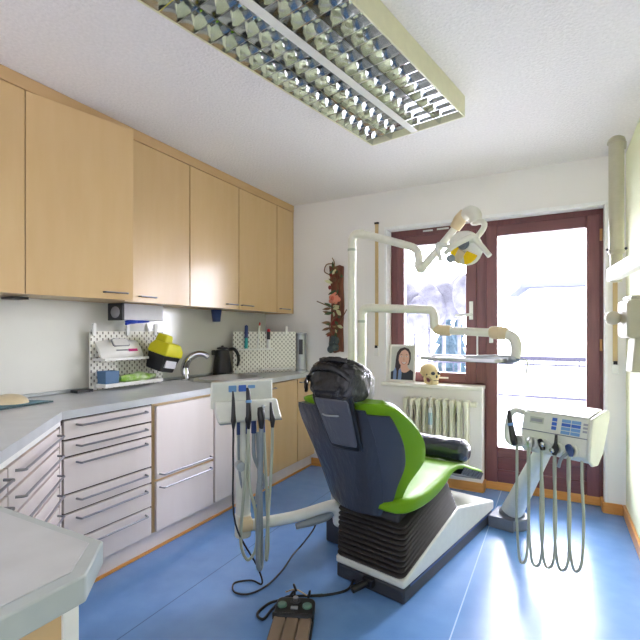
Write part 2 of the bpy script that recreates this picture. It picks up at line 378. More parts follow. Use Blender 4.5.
# ------------------------------------------------------------------ cabinets along the left wall
def bow_handle(name, a, b_, out, parent, r=.005, mm='handle'):
    a, b_, out = Vector(a), Vector(b_), Vector(out); d = (b_ - a)
    return MB().tube([a, a + out + d * .02, a + out + d * .08, a + out + d * .5, b_ + out - d * .08, b_ + out - d * .02, b_], r, 8, 5).build(name, mm, parent)
UX = -2.255
def upper(y0, y1, hy, label, material='maple', ang=0):
    t = thing('wall_cabinet', label, 'wall cabinet', (-2.42, (y0 + y1) / 2, 1.45), 0, 'wall cabinets')
    b = MB(); b.box(XL + .002, UX - .02, y0 + .002, y1 - .002, 1.455, 2.43) if not ang else None
    if ang:
        X0, X1 = XL + .002, UX - .02
        b.box(X0, X1, y0 + .002, y0 + .02, 1.455, 2.43); b.box(X0, X1, y1 - .02, y1 - .002, 1.455, 2.43); b.box(X0, X1, y0 + .02, y1 - .02, 1.455, 1.475); b.box(X0, X1, y0 + .02, y1 - .02, 2.41, 2.43)
        b.box(X0, X0 + .01, y0 + .02, y1 - .02, 1.475, 2.41); b.box(X0 + .01, X1 - .02, y0 + .02, y1 - .02, 1.92, 1.938)
    b.build('cabinet_body', 'maple', t, bevel=.001)
    f = fr((UX - .02, y0 + .004, 0), R(-ang))
    dd = MB(f).box(0, .02, 0, y1 - y0 - .008, 1.448, 2.43).build('cabinet_door', material, t, bevel=.002)
    p, q = hy
    bow_handle('door_handle', f @ Vector((.02, p - y0, 1.485)), f @ Vector((.02, q - y0, 1.485)), f.to_3x3() @ Vector((.022, 0, 0)), dd, .0045)
upper(.62, 1.2, (.66, .78), 'maple wall cabinet at the left edge of the picture, before the ajar door')
upper(1.2, 1.748, (1.57, 1.70), 'maple wall cabinet with its wide door standing slightly ajar', ang=11.5)
upper(1.75, 2.281, (1.85, 1.97), 'maple wall cabinet above the yellow sharps box, white sheen on its door')
upper(2.281, 2.821, (2.66, 2.79), 'maple wall cabinet above the sink tap and kettle')
upper(2.821, 3.37, (2.84, 2.99), 'maple wall cabinet above the pegboard with pens, beside the narrow last one')
upper(3.37, 3.645, (3.41, 3.57), 'narrow maple wall cabinet at the end by the back wall')
b = MB(); b.box(UX - .022, UX + .004, .62, 3.66, 2.433, H - .002); b.box(XL + .012, UX - .002, 3.647, 3.664, 1.448, 2.433)
struct(b.build('trim_4', 'maple_dark', bevel=.002))

BX = -2.015
def front(t, name, y0, y1, z0, z1, material, handle, f=None, post=.03):
    f = f or Matrix()
    o = MB(f).box(BX - .018, BX, y0 + .003, y1 - .003, z0 + .002, z1 - .008).build(name, material, t, bevel=.002)
    if handle:
        a, c, z = handle
        bow_handle('drawer_handle' if name == 'drawer' else 'door_handle', f @ Vector((BX, a, z)), f @ Vector((BX, c, z)), f.to_3x3() @ Vector((post, 0, -.002)), o, .005)
    return o
def base(y0, y1, label, name='base_cabinet', cat='base cabinet', f=None, x0=XL + .002, bm_='maple', z1=.862, top=None):
    f = f or Matrix(); c = f @ Vector(((x0 + BX) / 2, (y0 + y1) / 2, 0))
    t = thing(name, label, cat, c, 0, 'base cabinets')
    MB(f).box(x0, BX - .021, y0 + .001, y1 - .001, .115, z1).build('cabinet_body', bm_, t)
    return t
t = base(1.232, 1.76, 'drawer cabinet with six long-handled drawers in the corner left of the two-front one', 'drawer_cabinet', 'drawer cabinet', bm_='gap_shade')
zb = [.858, .76, .68, .505, .415, .28, .118]
for i in range(6):
    front(t, 'drawer', 1.236, 1.745, zb[i + 1], zb[i], 'maple_lit', (1.30, 1.70, zb[i] - .034))
t = base(1.762, 2.262, 'two-front cabinet, one handle above the other, right of the six drawers', 'base_cabinet')
front(t, 'cabinet_door', 1.775, 2.255, .418, .847, 'maple_lit', (1.80, 2.22, .448)); front(t, 'drawer', 1.775, 2.255, .118, .412, 'maple_lit', (1.80, 2.22, .372))
t = base(2.264, 2.745, 'sink base cabinet behind the assistant instrument stand', z1=.765); front(t, 'cabinet_door', 2.266, 2.743, .118, .858, 'maple_lit', (2.6, 2.71, .82), post=.022)
t = base(2.747, 3.335, 'wide base cabinet below the pen pegboard', z1=.765); front(t, 'cabinet_door', 2.749, 3.333, .118, .858, 'maple', (2.82, 2.98, .815), post=.022)
t = base(3.337, 3.655, 'narrow base cabinet next to the back wall, half hidden by the chair'); front(t, 'cabinet_door', 3.339, 3.65, .118, .858, 'maple', (3.37, 3.5, .822), post=.022)
b = MB(); b.box(BX - .06, BX - .045, 1.2, 3.648, 0, .115); tag(b.build('plinth_board', 'maple_lit'), 'maple plinth board under the row of base cabinets', 'plinth')
b = MB(); b.box(BX - .046, BX - .034, 1.2, 3.648, 0, .016); struct(b.build('trim_5', 'pine', bevel=.003))

# the diagonal corner cabinet: local x axis out of the front, y along it
a45 = R(-45.5)
D0 = Vector((-2.012, 1.226, 0)); dv = Vector((.53, -.522, 0)).normalized()
FD = Matrix.Translation(D0) @ Matrix.Rotation(math.atan2(dv.y, dv.x) + math.pi / 2, 4, 'Z') @ Matrix.Translation((-BX, 0, 0))
t = thing('drawer_cabinet', 'diagonal corner drawer cabinet with many slim drawers left of the six-drawer one', 'drawer cabinet', D0, 0, 'base cabinets')
b = MB(FD); b.box(BX - .36, BX - .02, -.88, -.01, .0, .862); b.build('cabinet_body', 'maple', t)
MB(FD).box(BX - .02, BX - .001, -.88, -.012, .836, .862).build('apron', 'white', t)
MB(FD).box(BX - .018, BX + .002, -.03, -.008, .1, .834).build('corner_post', 'maple_lit', t)
for (ya, yb) in ((-.645, -.032), (-.88, -.65)):
    for i in range(8):
        z1 = .834 - i * .0895
        front(t, 'drawer', ya, yb, z1 - .0895, z1, 'maple_lit', (ya + .06, yb - .035, z1 - .034), FD, .028)

# worktop with the sink cut-out
SX0, SX1, SY0, SY1 = -2.42, -2.06, 2.44, 2.92
b = MB(); ov = .025
fx = BX + ov
e1 = Vector((-2.0 + .012, 1.226, 0)); e2 = e1 + dv * .9
perp = Vector((dv.y, -dv.x, 0)) * -1
xb = XL + .013
def slab(pts): b.prism(pts, .862, .9)
slab([(xb, SY1), (fx, SY1), (fx, YB - .001), (xb, YB - .001)])
slab([(xb, SY0), (SX0, SY0), (SX0, SY1), (xb, SY1)]); slab([(SX1, SY0), (fx, SY0), (fx, SY1), (SX1, SY1)])
slab([(xb, 1.215), (fx, 1.215), (fx, SY0), (xb, SY0)])
e2 = Vector((fx, 1.215, 0)) + dv * .93
slab([(xb, 1.215), (xb, -.25), (-1.45, -.25), (e2.x, e2.y), (fx, 1.215)])
wt = b.build('worktop', 'worktop'); tag(wt, 'grey laminate worktop on the base cabinets along the left wall', 'worktop')

# foreground peninsula with a clipped corner
t = thing('peninsula_counter', 'grey-topped counter with a clipped corner in the bottom left foreground', 'counter', (-.95, .15, 0))
pk = [(-1.28, -.35), (-.62, -.35), (-.62, .415), (-.695, .497), (-1.28, .497)]
MB().prism(pk, .857, .898).build('counter_top', 'worktop_edge', t, bevel=.003, segs=2)
ins = [(-1.27, -.34), (-.645, -.34), (-.645, .408), (-.706, .478), (-1.27, .478)]
MB().prism(ins, .8975, .9).build('laminate_surface', 'worktop', t, bevel=.001)
MB().box(-1.28, -.665, -.33, .43, .0, .857).build('cabinet_body', 'maple', t)
MB().box(-1.28, -.66, .405, .43, .0, .856).build('back_panel', 'white', t, bevel=.001)

# ------------------------------------------------------------------ sink, tap, kettle
t = thing('sink', 'stainless steel oval sink set in the worktop below the tap', 'sink', ((SX0 + SX1) / 2, (SY0 + SY1) / 2, .9))
def ov_(cx, cy, rx, ry, z, n=40, p=.7): 
    sg = lambda x: math.copysign(abs(x) ** p, x)
    return [(cx + rx * sg(math.cos(2 * math.pi * k / n)), cy + ry * sg(math.sin(2 * math.pi * k / n)), z) for k in range(n)]
cx, cy = (SX0 + SX1) / 2, (SY0 + SY1) / 2
MB().loft([ov_(cx, cy, .21, .272, .9005), ov_(cx, cy, .21, .272, .908), ov_(cx, cy, .20, .262, .919), ov_(cx, cy, .178, .238, .917), ov_(cx, cy, .165, .225, .895), ov_(cx, cy, .15, .20, .80), ov_(cx, cy, .10, .15, .775), ov_(cx, cy, .03, .04, .772)], cap=False).build('sink_bowl', 'steel', t)
MB().lathe([(.0, 0), (.03, 0), (.03, .006), (.0, .008)], (cx, cy, .772)).build('drain', 'chrome', t)
tx, ty = -2.49, 2.47
t = thing('mixer_tap', 'chrome mixer tap with arched spout beside the sink', 'tap', (tx, ty, .9))
MB().lathe([(.0, 0), (.032, 0), (.032, .012), (.026, .02), (.024, .07), (.0, .075)], (tx, ty, .9)).build('tap_base', 'chrome', t)
MB().tube([(tx, ty, .95), (tx - .005, ty, 1.0), (tx + .015, ty + .02, 1.06), (tx + .06, ty + .06, 1.098), (tx + .11, ty + .09, 1.095), (tx + .135, ty + .105, 1.07)], [.032, .030, .028, .025, .022, .019], 14, 6).build('spout', 'chrome', t)
MB().tube([(tx + .01, ty - .01, 1.0), (tx + .055, ty - .03, 1.045), (tx + .09, ty - .045, 1.06)], [.014, .009, .007], 10).build('lever', 'chrome', t)
kx, ky = -2.525, 2.935
t = thing('kettle', 'black electric kettle standing beside the sink before the pegboard', 'kettle', (kx, ky, .9))
MB().lathe([(.0, .0), (.082, .0), (.084, .012), (.078, .02), (.0, .02)], (kx, ky, .9)).build('kettle_base', 'black', t)
MB().lathe([(.0, .022), (.078, .022), (.08, .035), (.068, .14), (.058, .2), (.054, .215), (.0, .222)], (kx, ky, .9)).build('kettle_body', 'black', t)
MB().lathe([(.0, 0), (.05, 0), (.044, .014), (.012, .02), (.01, .03), (.0, .032)], (kx, ky, 1.122)).build('lid', 'dark', t)
MB().tube([(kx + .03, ky + .045, 1.115), (kx + .055, ky + .085, 1.12), (kx + .075, ky + .11, 1.08), (kx + .08, ky + .118, 1.02), (kx + .07, ky + .112, .97)], [.014, .015, .014, .013, .01], 10).build('handle', 'black', t)
b = MB(); b.prism([(kx - .03, ky - .045), (kx - .055, ky - .08), (kx - .055, ky - .045)], 1.07, 1.115); b.build('kettle_spout', 'black', t, bevel=.006)

# ------------------------------------------------------------------ pegboards and what hangs on them
def pegboard(label, loc, rz, wd, ht, hooks):
    t = thing('pegboard', label, 'pegboard', loc, rz, 'pegboards'); f = fr(loc, rz)
    MB(f).rslab(-wd / 2, wd / 2, .002, ht, -.006, .006, .012).build('board', 'peg', t)
    for x in hooks:
        b = MB(f); b.rslab(x - .011, x + .011, ht - .03, ht + .05, -.02, -.007, .006); b.bar((x, -.008, ht + .01), (x, .012, ht + .012), .012, .008); b.build('clip', 'white', t)
    b = MB(f)
    for x in (-wd / 2 + .03, wd / 2 - .03): b.box(x - .012, x + .012, -.012, .03, .0, .03)
    b.build('foot', 'white', t, bevel=.003)
    return t, f
t1, F1 = pegboard('white pegboard on the worktop left of the tap, holding wipes and sharps box', (-2.555, 2.02, .9), R(90), .572, .372, (-.265, -.02, .21))
t2, F2 = pegboard('white pegboard standing across the back corner, holding three pens', (-2.335, 3.30, .9), R(55), .60, .372, (.2,))
# shelves (local y negative = towards the room)
def peg_shelf(label, f, x0, x1, z, dep, lip=.012):
    t = thing('pegboard_shelf', label, 'shelf', f @ Vector(((x0 + x1) / 2, -.01, z)), 0, 'pegboard shelves')
    b = MB(f); b.box(x0, x1, -dep, -.008, z - .004, z); b.box(x0, x1, -dep - .004, -dep, z - .004, z + lip); b.build('shelf_tray', 'white', t, bevel=.001)
    b = MB(f); b.box(x0, x0 + .004, -dep, -.008, z, z + lip); b.box(x1 - .004, x1, -dep, -.008, z, z + lip); b.build('bracket', 'white', t)
peg_shelf('upper white pegboard shelf under the wipes packet', F1, -.27, .06, .19, .12)
peg_shelf('lower white pegboard shelf under the blue cup and green packet', F1, -.25, .20, .022, .10, .02)
peg_shelf('white pen rail on the corner pegboard', F2, -.27, .06, .21, .045)
# wipes packet: a leaning pillow pack
t = thing('wipes_packet', 'white wipes packet with pink print leaning on the upper pegboard shelf', 'wipes packet', F1 @ Vector((-.1, -.06, .192)))
fw = F1 @ Matrix.Translation((-.095, -.066, .192)) @ Matrix.Rotation(R(-33), 4, 'X') @ Matrix.Diagonal((1.02, 1.05, 1.05, 1))
rings = []
for i in range(9):
    s_ = i / 8; k = math.sin(math.pi * min(max(s_, .02), .98)) ** .45
    x = -.155 + .31 * s_
    rings.append([fw @ Vector((x, yy * k * 1.0 , .0 + zz)) for yy, zz in ((-.004, 0.0), (-.035, .02), (-.045, .07), (-.035, .115), (-.004, .14), (.012, .115), (.015, .07), (.012, .02))])
MB().loft(rings).build('pack', 'white', t, angle=60)
fp = fw
MB(fp).rslab(-.07, .05, .065, .12, -.046, -.038, .012).build('lid', 'greyprint', t)
MB(fp).rslab(-.065, .045, .07, .115, -.050, -.044, .01).build('label_panel', 'white', t)
b = MB(fp); b.box(-.06, .02, -.0445, -.040, .035, .042); b.build('print_line', 'greyprint', t)
b = MB(fp); b.box(.03, .095, -.0425, -.038, .03, .046); b.build('pink_print', 'pink', t)
# sharps box
sb = F1 @ Matrix.Translation((.175, -.105, .125)) @ Matrix.Rotation(R(10), 4, 'Z') @ Matrix.Rotation(R(16), 4, 'X') @ Matrix.Rotation(R(9), 4, 'Y') @ Matrix.Scale(1.22, 4)
t = thing('sharps_box', 'yellow-lidded sharps box with black base hanging on the pegboard', 'sharps box', sb.translation)
MB(sb).loft([[(-.062, -.05, -.02), (.062, -.05, -.02), (.062, .05, -.02), (-.062, .05, -.02)], [(-.075, -.06, .075), (.075, -.06, .075), (.075, .06, .075), (-.075, .06, .075)]]).build('box_body', 'black', t, bevel=.006)
MB(sb).box(-.045, .055, -.062, -.052, .0, .06, Matrix.Rotation(R(-6), 4, 'X')).build('paper_label', 'paper', t)
MB(sb).loft([[(-.082, -.066, .072), (.082, -.066, .072), (.082, .064, .072), (-.082, .064, .072)], [(-.08, -.064, .11), (.08, -.064, .11), (.08, .062, .11), (-.08, .062, .11)], [(-.06, -.045, .145), (.06, -.045, .145), (.06, .05, .145), (-.06, .05, .145)]]).build('lid', 'yellow', t, bevel=.01, segs=3)
MB(sb).loft([[(-.06, -.02, .14), (.015, -.02, .14), (.015, .055, .14), (-.06, .055, .14)], [(-.052, -.012, .185), (.008, -.012, .185), (.008, .05, .185), (-.052, .05, .185)]]).build('lid_flap', 'yellow', t, bevel=.01, segs=3)
# cup and green packet on the lower shelf
t = thing('square_cup', 'steel blue square cup at the left end of the lower pegboard shelf', 'cup', F1 @ Vector((-.20, -.06, .024)))
b = MB(F1); q = lambda r, z: [(-.20 + r * sx, -.058 + r * .85 * sy, z) for sx, sy in ((-1, -1), (1, -1), (1, 1), (-1, 1))]
b.loft([q(.046, .024), q(.05, .12), q(.044, .12), q(.042, .04)], cap=False); b._f([b._v(p) for p in q(.046, .024)]); b._f([b._v(p) for p in q(.042, .04)]); b.build('cup_body', 'cup', t, bevel=.003)
rings = []
for i in range(13):
    s_ = i / 12; k = math.sin(math.pi * min(max(s_, .03), .97)) ** .35; x = -.115 + .27 * s_
    rings.append([F1 @ Vector((x + .01 * math.sin(7 * s_), -.06 + .035 * k * math.cos(a), .061 + .035 * k * math.sin(a) + .006 * math.sin(11 * s_ + a) * k)) for a in (2 * math.pi * j / 14 for j in range(14))])
tag(MB().loft(rings).build('wipe_roll_packet', 'pack', angle=60), 'crumpled green and white foil packet lying on the lower pegboard shelf', 'packet')
# pens
for x, l, body, cap, lab in ((-.19, .235, 'teal_pen', 'navy', 'teal marker with blue cap standing in the pen rail'), (-.085, .235, 'white', 'red', 'slim white pen with thin red tip, between the two markers'), (.02, .20, 'white', 'red', 'white marker with black band and red cap on the pen rail')):
    p = F2 @ Vector((x, -.028, .212)); t = thing('pen', lab, 'pen', p, 0, 'pens in the pegboard rail'); thin = lab.startswith('slim'); r = .0075 if thin else .0155
    a = p; dn = F2.to_3x3() @ Vector((.08 if thin else 0, -.04, 1)).normalized()
    MB().cyl(a, a + dn * l * .45, r, 12).build('barrel', body, t)
    MB().cyl(a + dn * l * .45, a + dn * l * (.92 if thin else .8), r * 1.02, 12).build('band', 'navy' if cap == 'navy' else ('white' if thin else 'black'), t)
    MB().lathe([(r, 0), (r * .95, l * .1), (0, l * .14)], a + dn * l * (.92 if thin else .8), dn, 12).build('cap', cap, t)
# lower tray on the corner board
peg_shelf('low white tray at the bottom of the corner pegboard', F2, -.06, .26, .03, .05)
# silver tower
t = thing('tower_device', 'silver cylindrical tower device in the corner right of the pen pegboard', 'tower device', (-2.125, 3.585, .9))
MB().lathe([(0, 0), (.058, 0), (.058, .014), (.047, .02), (.047, .34), (.052, .346), (.052, .362), (.0, .37)], (-2.125, 3.585, .9)).build('tower_body', 'silver', t)
MB(fr((-2.125, 3.585, .9), R(20))).rslab(-.012, .025, .16, .30, -.054, -.044, .005).build('control_panel', 'black', t)

# under-cabinet glove dispenser, blue beaker
t = thing('glove_dispenser', 'white glove box dispenser mounted under the ajar wall cabinet', 'glove dispenser', (-2.50, 2.1, 1.35))
MB().box(-2.585, -2.45, 1.90, 2.22, 1.345, 1.452).build('glove_box', 'paper', t, bevel=.003)
MB().box(-2.588, -2.447, 1.884, 1.899, 1.342, 1.453).build('end_plate', 'dark', t)
b = MB(); b.ball((-2.515, 1.886, 1.395), .045, .012, .038); b.build('clear_opening', 'greyprint', t)
b = MB(); b.ball((-2.47, 1.97, 1.334), .03, .045, .014); b.tube([(-2.47, 1.98, 1.336), (-2.47, 2.05, 1.338), (-2.48, 2.12, 1.340)], [.014, .011, .006], 8); b.tube([(-2.47, 1.96, 1.33), (-2.46, 1.92, 1.318)], [.012, .008], 8, sm=False)
tag(b.build('nitrile_glove', 'glove'), 'blue nitrile glove pulled half out below the glove box', 'glove')
tag(MB().lathe([(.0, 0), (.032, 0), (.044, .095), (.047, .1), (.040, .1), (.03, .01), (0, .008)], (-2.50, 2.83, 1.354)).build('beaker', 'navy'), 'navy blue beaker held under the wall cabinet above the kettle', 'beaker')
tag(MB().box(-2.56, -2.45, 1.24, 1.32, 1.436, 1.449).build('cabinet_light_switch', 'black', bevel=.002), 'small black fitting on the underside of the ajar wall cabinet', 'fitting')

# teal tray with a cream device at the far left
t = thing('writing_mat', 'teal blue mat lying on the worktop at the far left', 'mat', (-2.40, 1.18, .9))
MB().prism([(-2.27, 1.06), (-2.31, 1.365), (-2.50, 1.30), (-2.56, 1.0), (-2.40, .92)], .9005, .908).build('mat_base', 'tealdark', t)
MB().prism([(-2.285, 1.07), (-2.322, 1.345), (-2.495, 1.29), (-2.55, 1.0), (-2.40, .94)], .908, .910).build('mat_surface', 'teal', t)
tag(MB(fr((-2.41, 1.205, .9105), R(20))).ball((0, 0, .0), .09, .075, .045, fn=lambda q: Vector((q.x, q.y, max(q.z, 0)))).build('bowl_cover', 'khaki'), 'domed cream device resting on the teal mat', 'device')
b = MB(); b.tube([(-2.55, 1.66, .908), (-2.53, 1.70, .912), (-2.56, 1.74, .908), (-2.57, 1.70, .91)], .006, 8); b.box(-2.57, -2.50, 1.62, 1.72, .9005, .918); tag(b.build('plug_adapter', 'black'), 'small black plug adapter on the worktop left of the pegboard', 'adapter')

# ------------------------------------------------------------------ back wall: wall hanging, picture, skull, radiator
t = thing('wall_hanging', 'bark board wall hanging with dried flowers and leaves on the back wall', 'wall hanging', (-1.80, YB, 1.08))
pts = [(-1.865, 1.10), (-1.80, 1.075), (-1.75, 1.09), (-1.712, 1.085), (-1.718, 1.3), (-1.708, 1.5), (-1.716, 1.7), (-1.712, 1.87), (-1.75, 1.885), (-1.80, 1.872), (-1.858, 1.885), (-1.832, 1.6), (-1.842, 1.35)]
MB(Matrix(((1, 0, 0, 0), (0, 0, -1, YB - .003), (0, 1, 0, 0), (0, 0, 0, 1)))).prism(pts, 0, .028).build('bark_board', 'bark', t, bevel=.006)
def leaf(bm_, p, dir_, ln, wd, up=(0, -1, 0)):
    d_ = Vector(dir_).normalized(); s_ = d_.cross(Vector(up)).normalized(); n_ = s_.cross(d_); p = Vector(p)
    L = []
    for i in range(6):
        k = i / 5; w_ = wd * math.sin(math.pi * min(.97, k * .93 + .05)) ; c_ = p + d_ * ln * k + n_ * (.25 * ln * k * k)
        L.append([c_ - s_ * w_ * .5, c_ - n_ * .004, c_ + s_ * w_ * .5, c_ + n_ * .002])
    bm_.loft(L)
YF_ = YB - .035
for k in range(44):
    z = random.choice((1.15, 1.22, 1.28, 1.33, 1.40, 1.47, 1.66, 1.72, 1.80, 1.85)); x = -1.785 + random.uniform(-.04, .04)
    b = MB(); a = random.uniform(0, 2 * math.pi); leaf(b, (x, YF_, z + random.uniform(-.02, .02)), (math.cos(a), random.uniform(-.5, -.1), math.sin(a)), random.uniform(.045, .08), random.uniform(.018, .032))
    b.build('leaf', ('leaf', 'dryleaf', 'leaf', 'redberry', 'dryleaf', 'leaf', 'paleleaf')[k % 7], t, angle=80)
for x, z, a in ((-1.83, 1.49, 190), (-1.83, 1.44, 165), (-1.82, 1.50, 150), (-1.84, 1.36, 185), (-1.84, 1.31, 200)):
    b = MB(); leaf(b, (x, YF_, z), (math.cos(R(a)), -.2, math.sin(R(a))), .08, .026); b.build('leaf', 'dryleaf' if a != 150 else 'leaf', t, angle=80)
for x, z, a in ((-1.80, 1.51, -20), (-1.80, 1.48, 15), (-1.77, 1.47, -35)):
    b = MB(); leaf(b, (x, YF_ - .02, z), (math.cos(R(a)), -.3, math.sin(R(a))), .1, .04); b.build('leaf', 'paleleaf', t, angle=80)
b = MB()
for k in range(14):
    a = R(k * 137.5); rr = .012 + .0035 * k
    b.ball((-1.79 + rr * math.cos(a) * .75, YF_ - .045 + k * .0022, 1.575 + rr * math.sin(a) * .75), .022, .014, .022, u=10, v=6)
b.build('rose', 'rose', t, angle=60); MB().ball((-1.79, YF_ - .052, 1.575), .02, .014, .02, u=12, v=8).build('rose_heart', 'rosein', t)
for k in range(5):
    b = MB(); x, z = (-1.815, -1.78, -1.80, -1.83, -1.775)[k], (1.16, 1.13, 1.2, 1.11, 1.19)[k]
    b.ball((x, YF_ - .012, z), .034, .024, .036, u=12, v=8); b.build('moss', 'moss', t)
for z, dx in ((1.62, 0), (1.68, -.03), (1.75, .02), (1.80, -.02)):
    b = MB(); b.ball((-1.81 + dx, YF_ - .01, z), .016, .014, .02, u=10, v=8); b.build('seed_pod', 'redberry' if dx < 0 else 'dryleaf', t)
for pts in (((-1.85, YF_, 1.80), (-1.89, YF_ - .02, 1.83), (-1.87, YF_ - .02, 1.89), (-1.81, YF_ - .01, 1.90)), ((-1.80, YF_, 1.86), (-1.79, YF_ - .02, 1.91), (-1.81, YF_ - .02, 1.95)), ((-1.84, YF_, 1.50), (-1.90, YF_ - .03, 1.53), (-1.96, YF_ - .04, 1.555)), ((-1.74, YF_, 1.36), (-1.69, YF_ - .03, 1.42), (-1.655, YF_ - .04, 1.47)), ((-1.80, YF_, 1.40), (-1.83, YF_ - .04, 1.32), (-1.80, YF_ - .04, 1.24))):
    MB().tube(pts, .005, 6).build('twig', 'dryleaf', t)

# framed portrait, leaning on the window
px0, px1, pz0, pz1 = -1.297, -1.063, SILL + .003, SILL + .325
fp = Matrix.Translation((0, 3.70, SILL)) @ Matrix.Rotation(R(-7), 4, 'X') @ Matrix.Translation((-.0, 0, -SILL))
t = thing('picture_frame', 'white framed portrait photo of a smiling long-haired woman on the window sill', 'picture frame', (-1.18, 3.655, SILL))
b = MB(fp); b.box(px0, px1, -.008, .008, pz0, pz0 + .016); b.box(px0, px1, -.008, .008, pz1 - .016, pz1); b.box(px0, px0 + .016, -.008, .008, pz0, pz1); b.box(px1 - .016, px1, -.008, .008, pz0, pz1)
b.build('frame', 'frame', t, bevel=.002)
pr = MB(fp).box(px0 + .014, px1 - .014, -.001, .004, pz0 + .014, pz1 - .014).build('portrait_print', 'printbg', t)
cxp = -1.17
def flat(pts, y0, y1, m_, nm): MB(fp @ Matrix(((1, 0, 0, 0), (0, 0, -1, 0), (0, 1, 0, 0), (0, 0, 0, 1)))).prism(pts, -y1, -y0).build(nm, m_, pr)
def ell(cx_, cz_, rx, rz, n=28, p=1): return [(cx_ + rx * math.cos(2 * math.pi * k / n), cz_ + rz * math.sin(2 * math.pi * k / n)) for k in range(n)]
z_ = SILL
A_ = lambda *p: [(cxp + a, z_ + b_) for a, b_ in p]
flat(A_((-.080, .02), (-.076, .10), (-.070, .20), (-.060, .255), (-.036, .29), (.004, .302), (.042, .29), (.062, .255), (.064, .20), (.05, .15), (.0, .14), (-.03, .02)), -.002, -.001, 'hair', 'printed_hair')
flat([(px0 + .016, z_ + .02), (px0 + .016, z_ + .085), (cxp - .045, z_ + .115), (cxp + .015, z_ + .1), (cxp + .06, z_ + .112), (px1 - .016, z_ + .09), (px1 - .016, z_ + .02)], -.003, -.002, 'shirt', 'printed_shirt')
flat(A_((-.026, .12), (-.02, .17), (.034, .17), (.04, .125), (.062, .108), (.03, .085), (.008, .08), (-.02, .09), (-.045, .105)), -.004, -.003, 'skin', 'printed_neck')
flat(A_((.006, .128), (-.014, .135), (-.034, .158), (-.044, .19), (-.046, .225), (-.036, .262), (-.012, .280), (.012, .282), (.036, .268), (.05, .235), (.051, .2), (.045, .165), (.028, .138)), -.005, -.004, 'skin', 'printed_face')
flat(A_((-.062, .05), (-.068, .16), (-.060, .245), (-.04, .283), (.004, .296), (.012, .283), (-.02, .268), (-.04, .232), (-.044, .18), (-.034, .135), (-.04, .05)), -.006, -.005, 'hair', 'printed_lock')
flat(A_((.004, .296), (.04, .285), (.06, .25), (.06, .205), (.05, .175), (.052, .225), (.04, .262), (.012, .283)), -.006, -.005, 'hair', 'printed_side_hair')
flat(A_((-.088, .02), (-.086, .095), (-.068, .125), (-.058, .09), (-.06, .02)), -.0065, -.005, 'denim', 'printed_scarf')
flat(A_((-.045, .02), (-.04, .10), (-.022, .118), (-.012, .08), (-.015, .02)), -.0065, -.005, 'denim', 'printed_scarf')
for dx in (-.019, .027):
    flat(A_((dx - .011, .221), (dx, .2265), (dx + .011, .221), (dx, .2165)), -.0056, -.005, 'white', 'printed_eye')
    flat(A_((dx - .004, .2215), (dx, .2255), (dx + .004, .2215), (dx, .2175)), -.0060, -.005, 'hair', 'printed_iris')
    flat(A_((dx - .014, .234), (dx, .241), (dx + .014, .235), (dx, .2375)), -.0058, -.005, 'hair', 'printed_brow')
flat(A_((-.019, .176), (.004, .168), (.03, .176), (.022, .160), (.004, .152), (-.011, .160)), -.0056, -.005, 'lip', 'printed_lips')
flat(A_((-.014, .1735), (.004, .1665), (.025, .1735), (.018, .163), (.004, .158), (-.007, .163)), -.0060, -.005, 'white', 'printed_smile')
flat(A_((.003, .216), (-.005, .19), (.004, .186), (.013, .19), (.006, .200)), -.0056, -.005, 'nosetone', 'printed_nose')

# skull, looking to the right
sk = fr((-.925, 3.672, SILL), R(-38))
t = thing('model_skull', 'bone-coloured model skull facing right on the window sill', 'skull', (-.925, 3.672, SILL))
def skf(q):
    x, y, z = q
    if x > .03: y *= 1 - (x - .03) * 2.6
    if z < -.02: z = -.02 - (-.02 - z) * .75; 
    return Vector((x, y, z))
MB(sk).ball((-.014, 0, .108), .09, .07, .071, u=32, v=22, fn=skf).build('cranium', 'bone', t)
def face(z, xf, xb, w): return [(xb, -w, z), ((xf + xb) / 2 + .012, -w * .95, z), (xf - .006, -w * .55, z), (xf, 0, z), (xf - .006, w * .55, z), ((xf + xb) / 2 + .012, w * .95, z), (xb, w, z)]
MB(sk).loft([face(.118, .070, -.0, .052), face(.100, .079, .0, .055), (face(.082, .083, .01, .056)), face(.062, .084, .018, .05), face(.046, .084, .03, .036), face(.036, .082, .036, .032)]).build('face_bone', 'bone', t, bevel=.004)
MB(sk).loft([face(.034, .081, .034, .031), face(.020, .083, .03, .033), face(.004, .078, .012, .04), face(.0, .066, .016, .036)]).build('jaw', 'bone', t, bevel=.004)
for yy in (-1, 1): MB(sk).tube([(.0, yy * .046, .075), (-.006, yy * .05, .045), (.004, yy * .046, .016), (.03, yy * .038, .008)], [.010, .012, .012, .009], 8).build('jaw_branch', 'bone', t)
for yy in (-1, 1): MB(sk).ball((.070, yy * .027, .094), .020, .0165, .015, u=14, v=8).build('eye_socket', 'dark', t)
MB(sk).ball((.082, 0, .068), .008, .009, .013, u=10, v=8).build('nose_cavity', 'dark', t)
for yy in (-1, 1): MB(sk).tube([(.060, yy * .045, .074), (.035, yy * .060, .070), (.0, yy * .063, .070), (-.02, yy * .06, .072)], [.009, .006, .005, .006], 8).build('cheekbone', 'bone', t)
for p, r in (((.022, -.052, .085), .012), ((-.03, -.062, .060), .006)): MB(sk).ball(p, r, .007, r, u=10, v=8).build('side_hollow', 'dark', t)
MB(sk).box(.058, .0855, -.02, .02, .0335, .0365).build('tooth_line', 'dark', t)

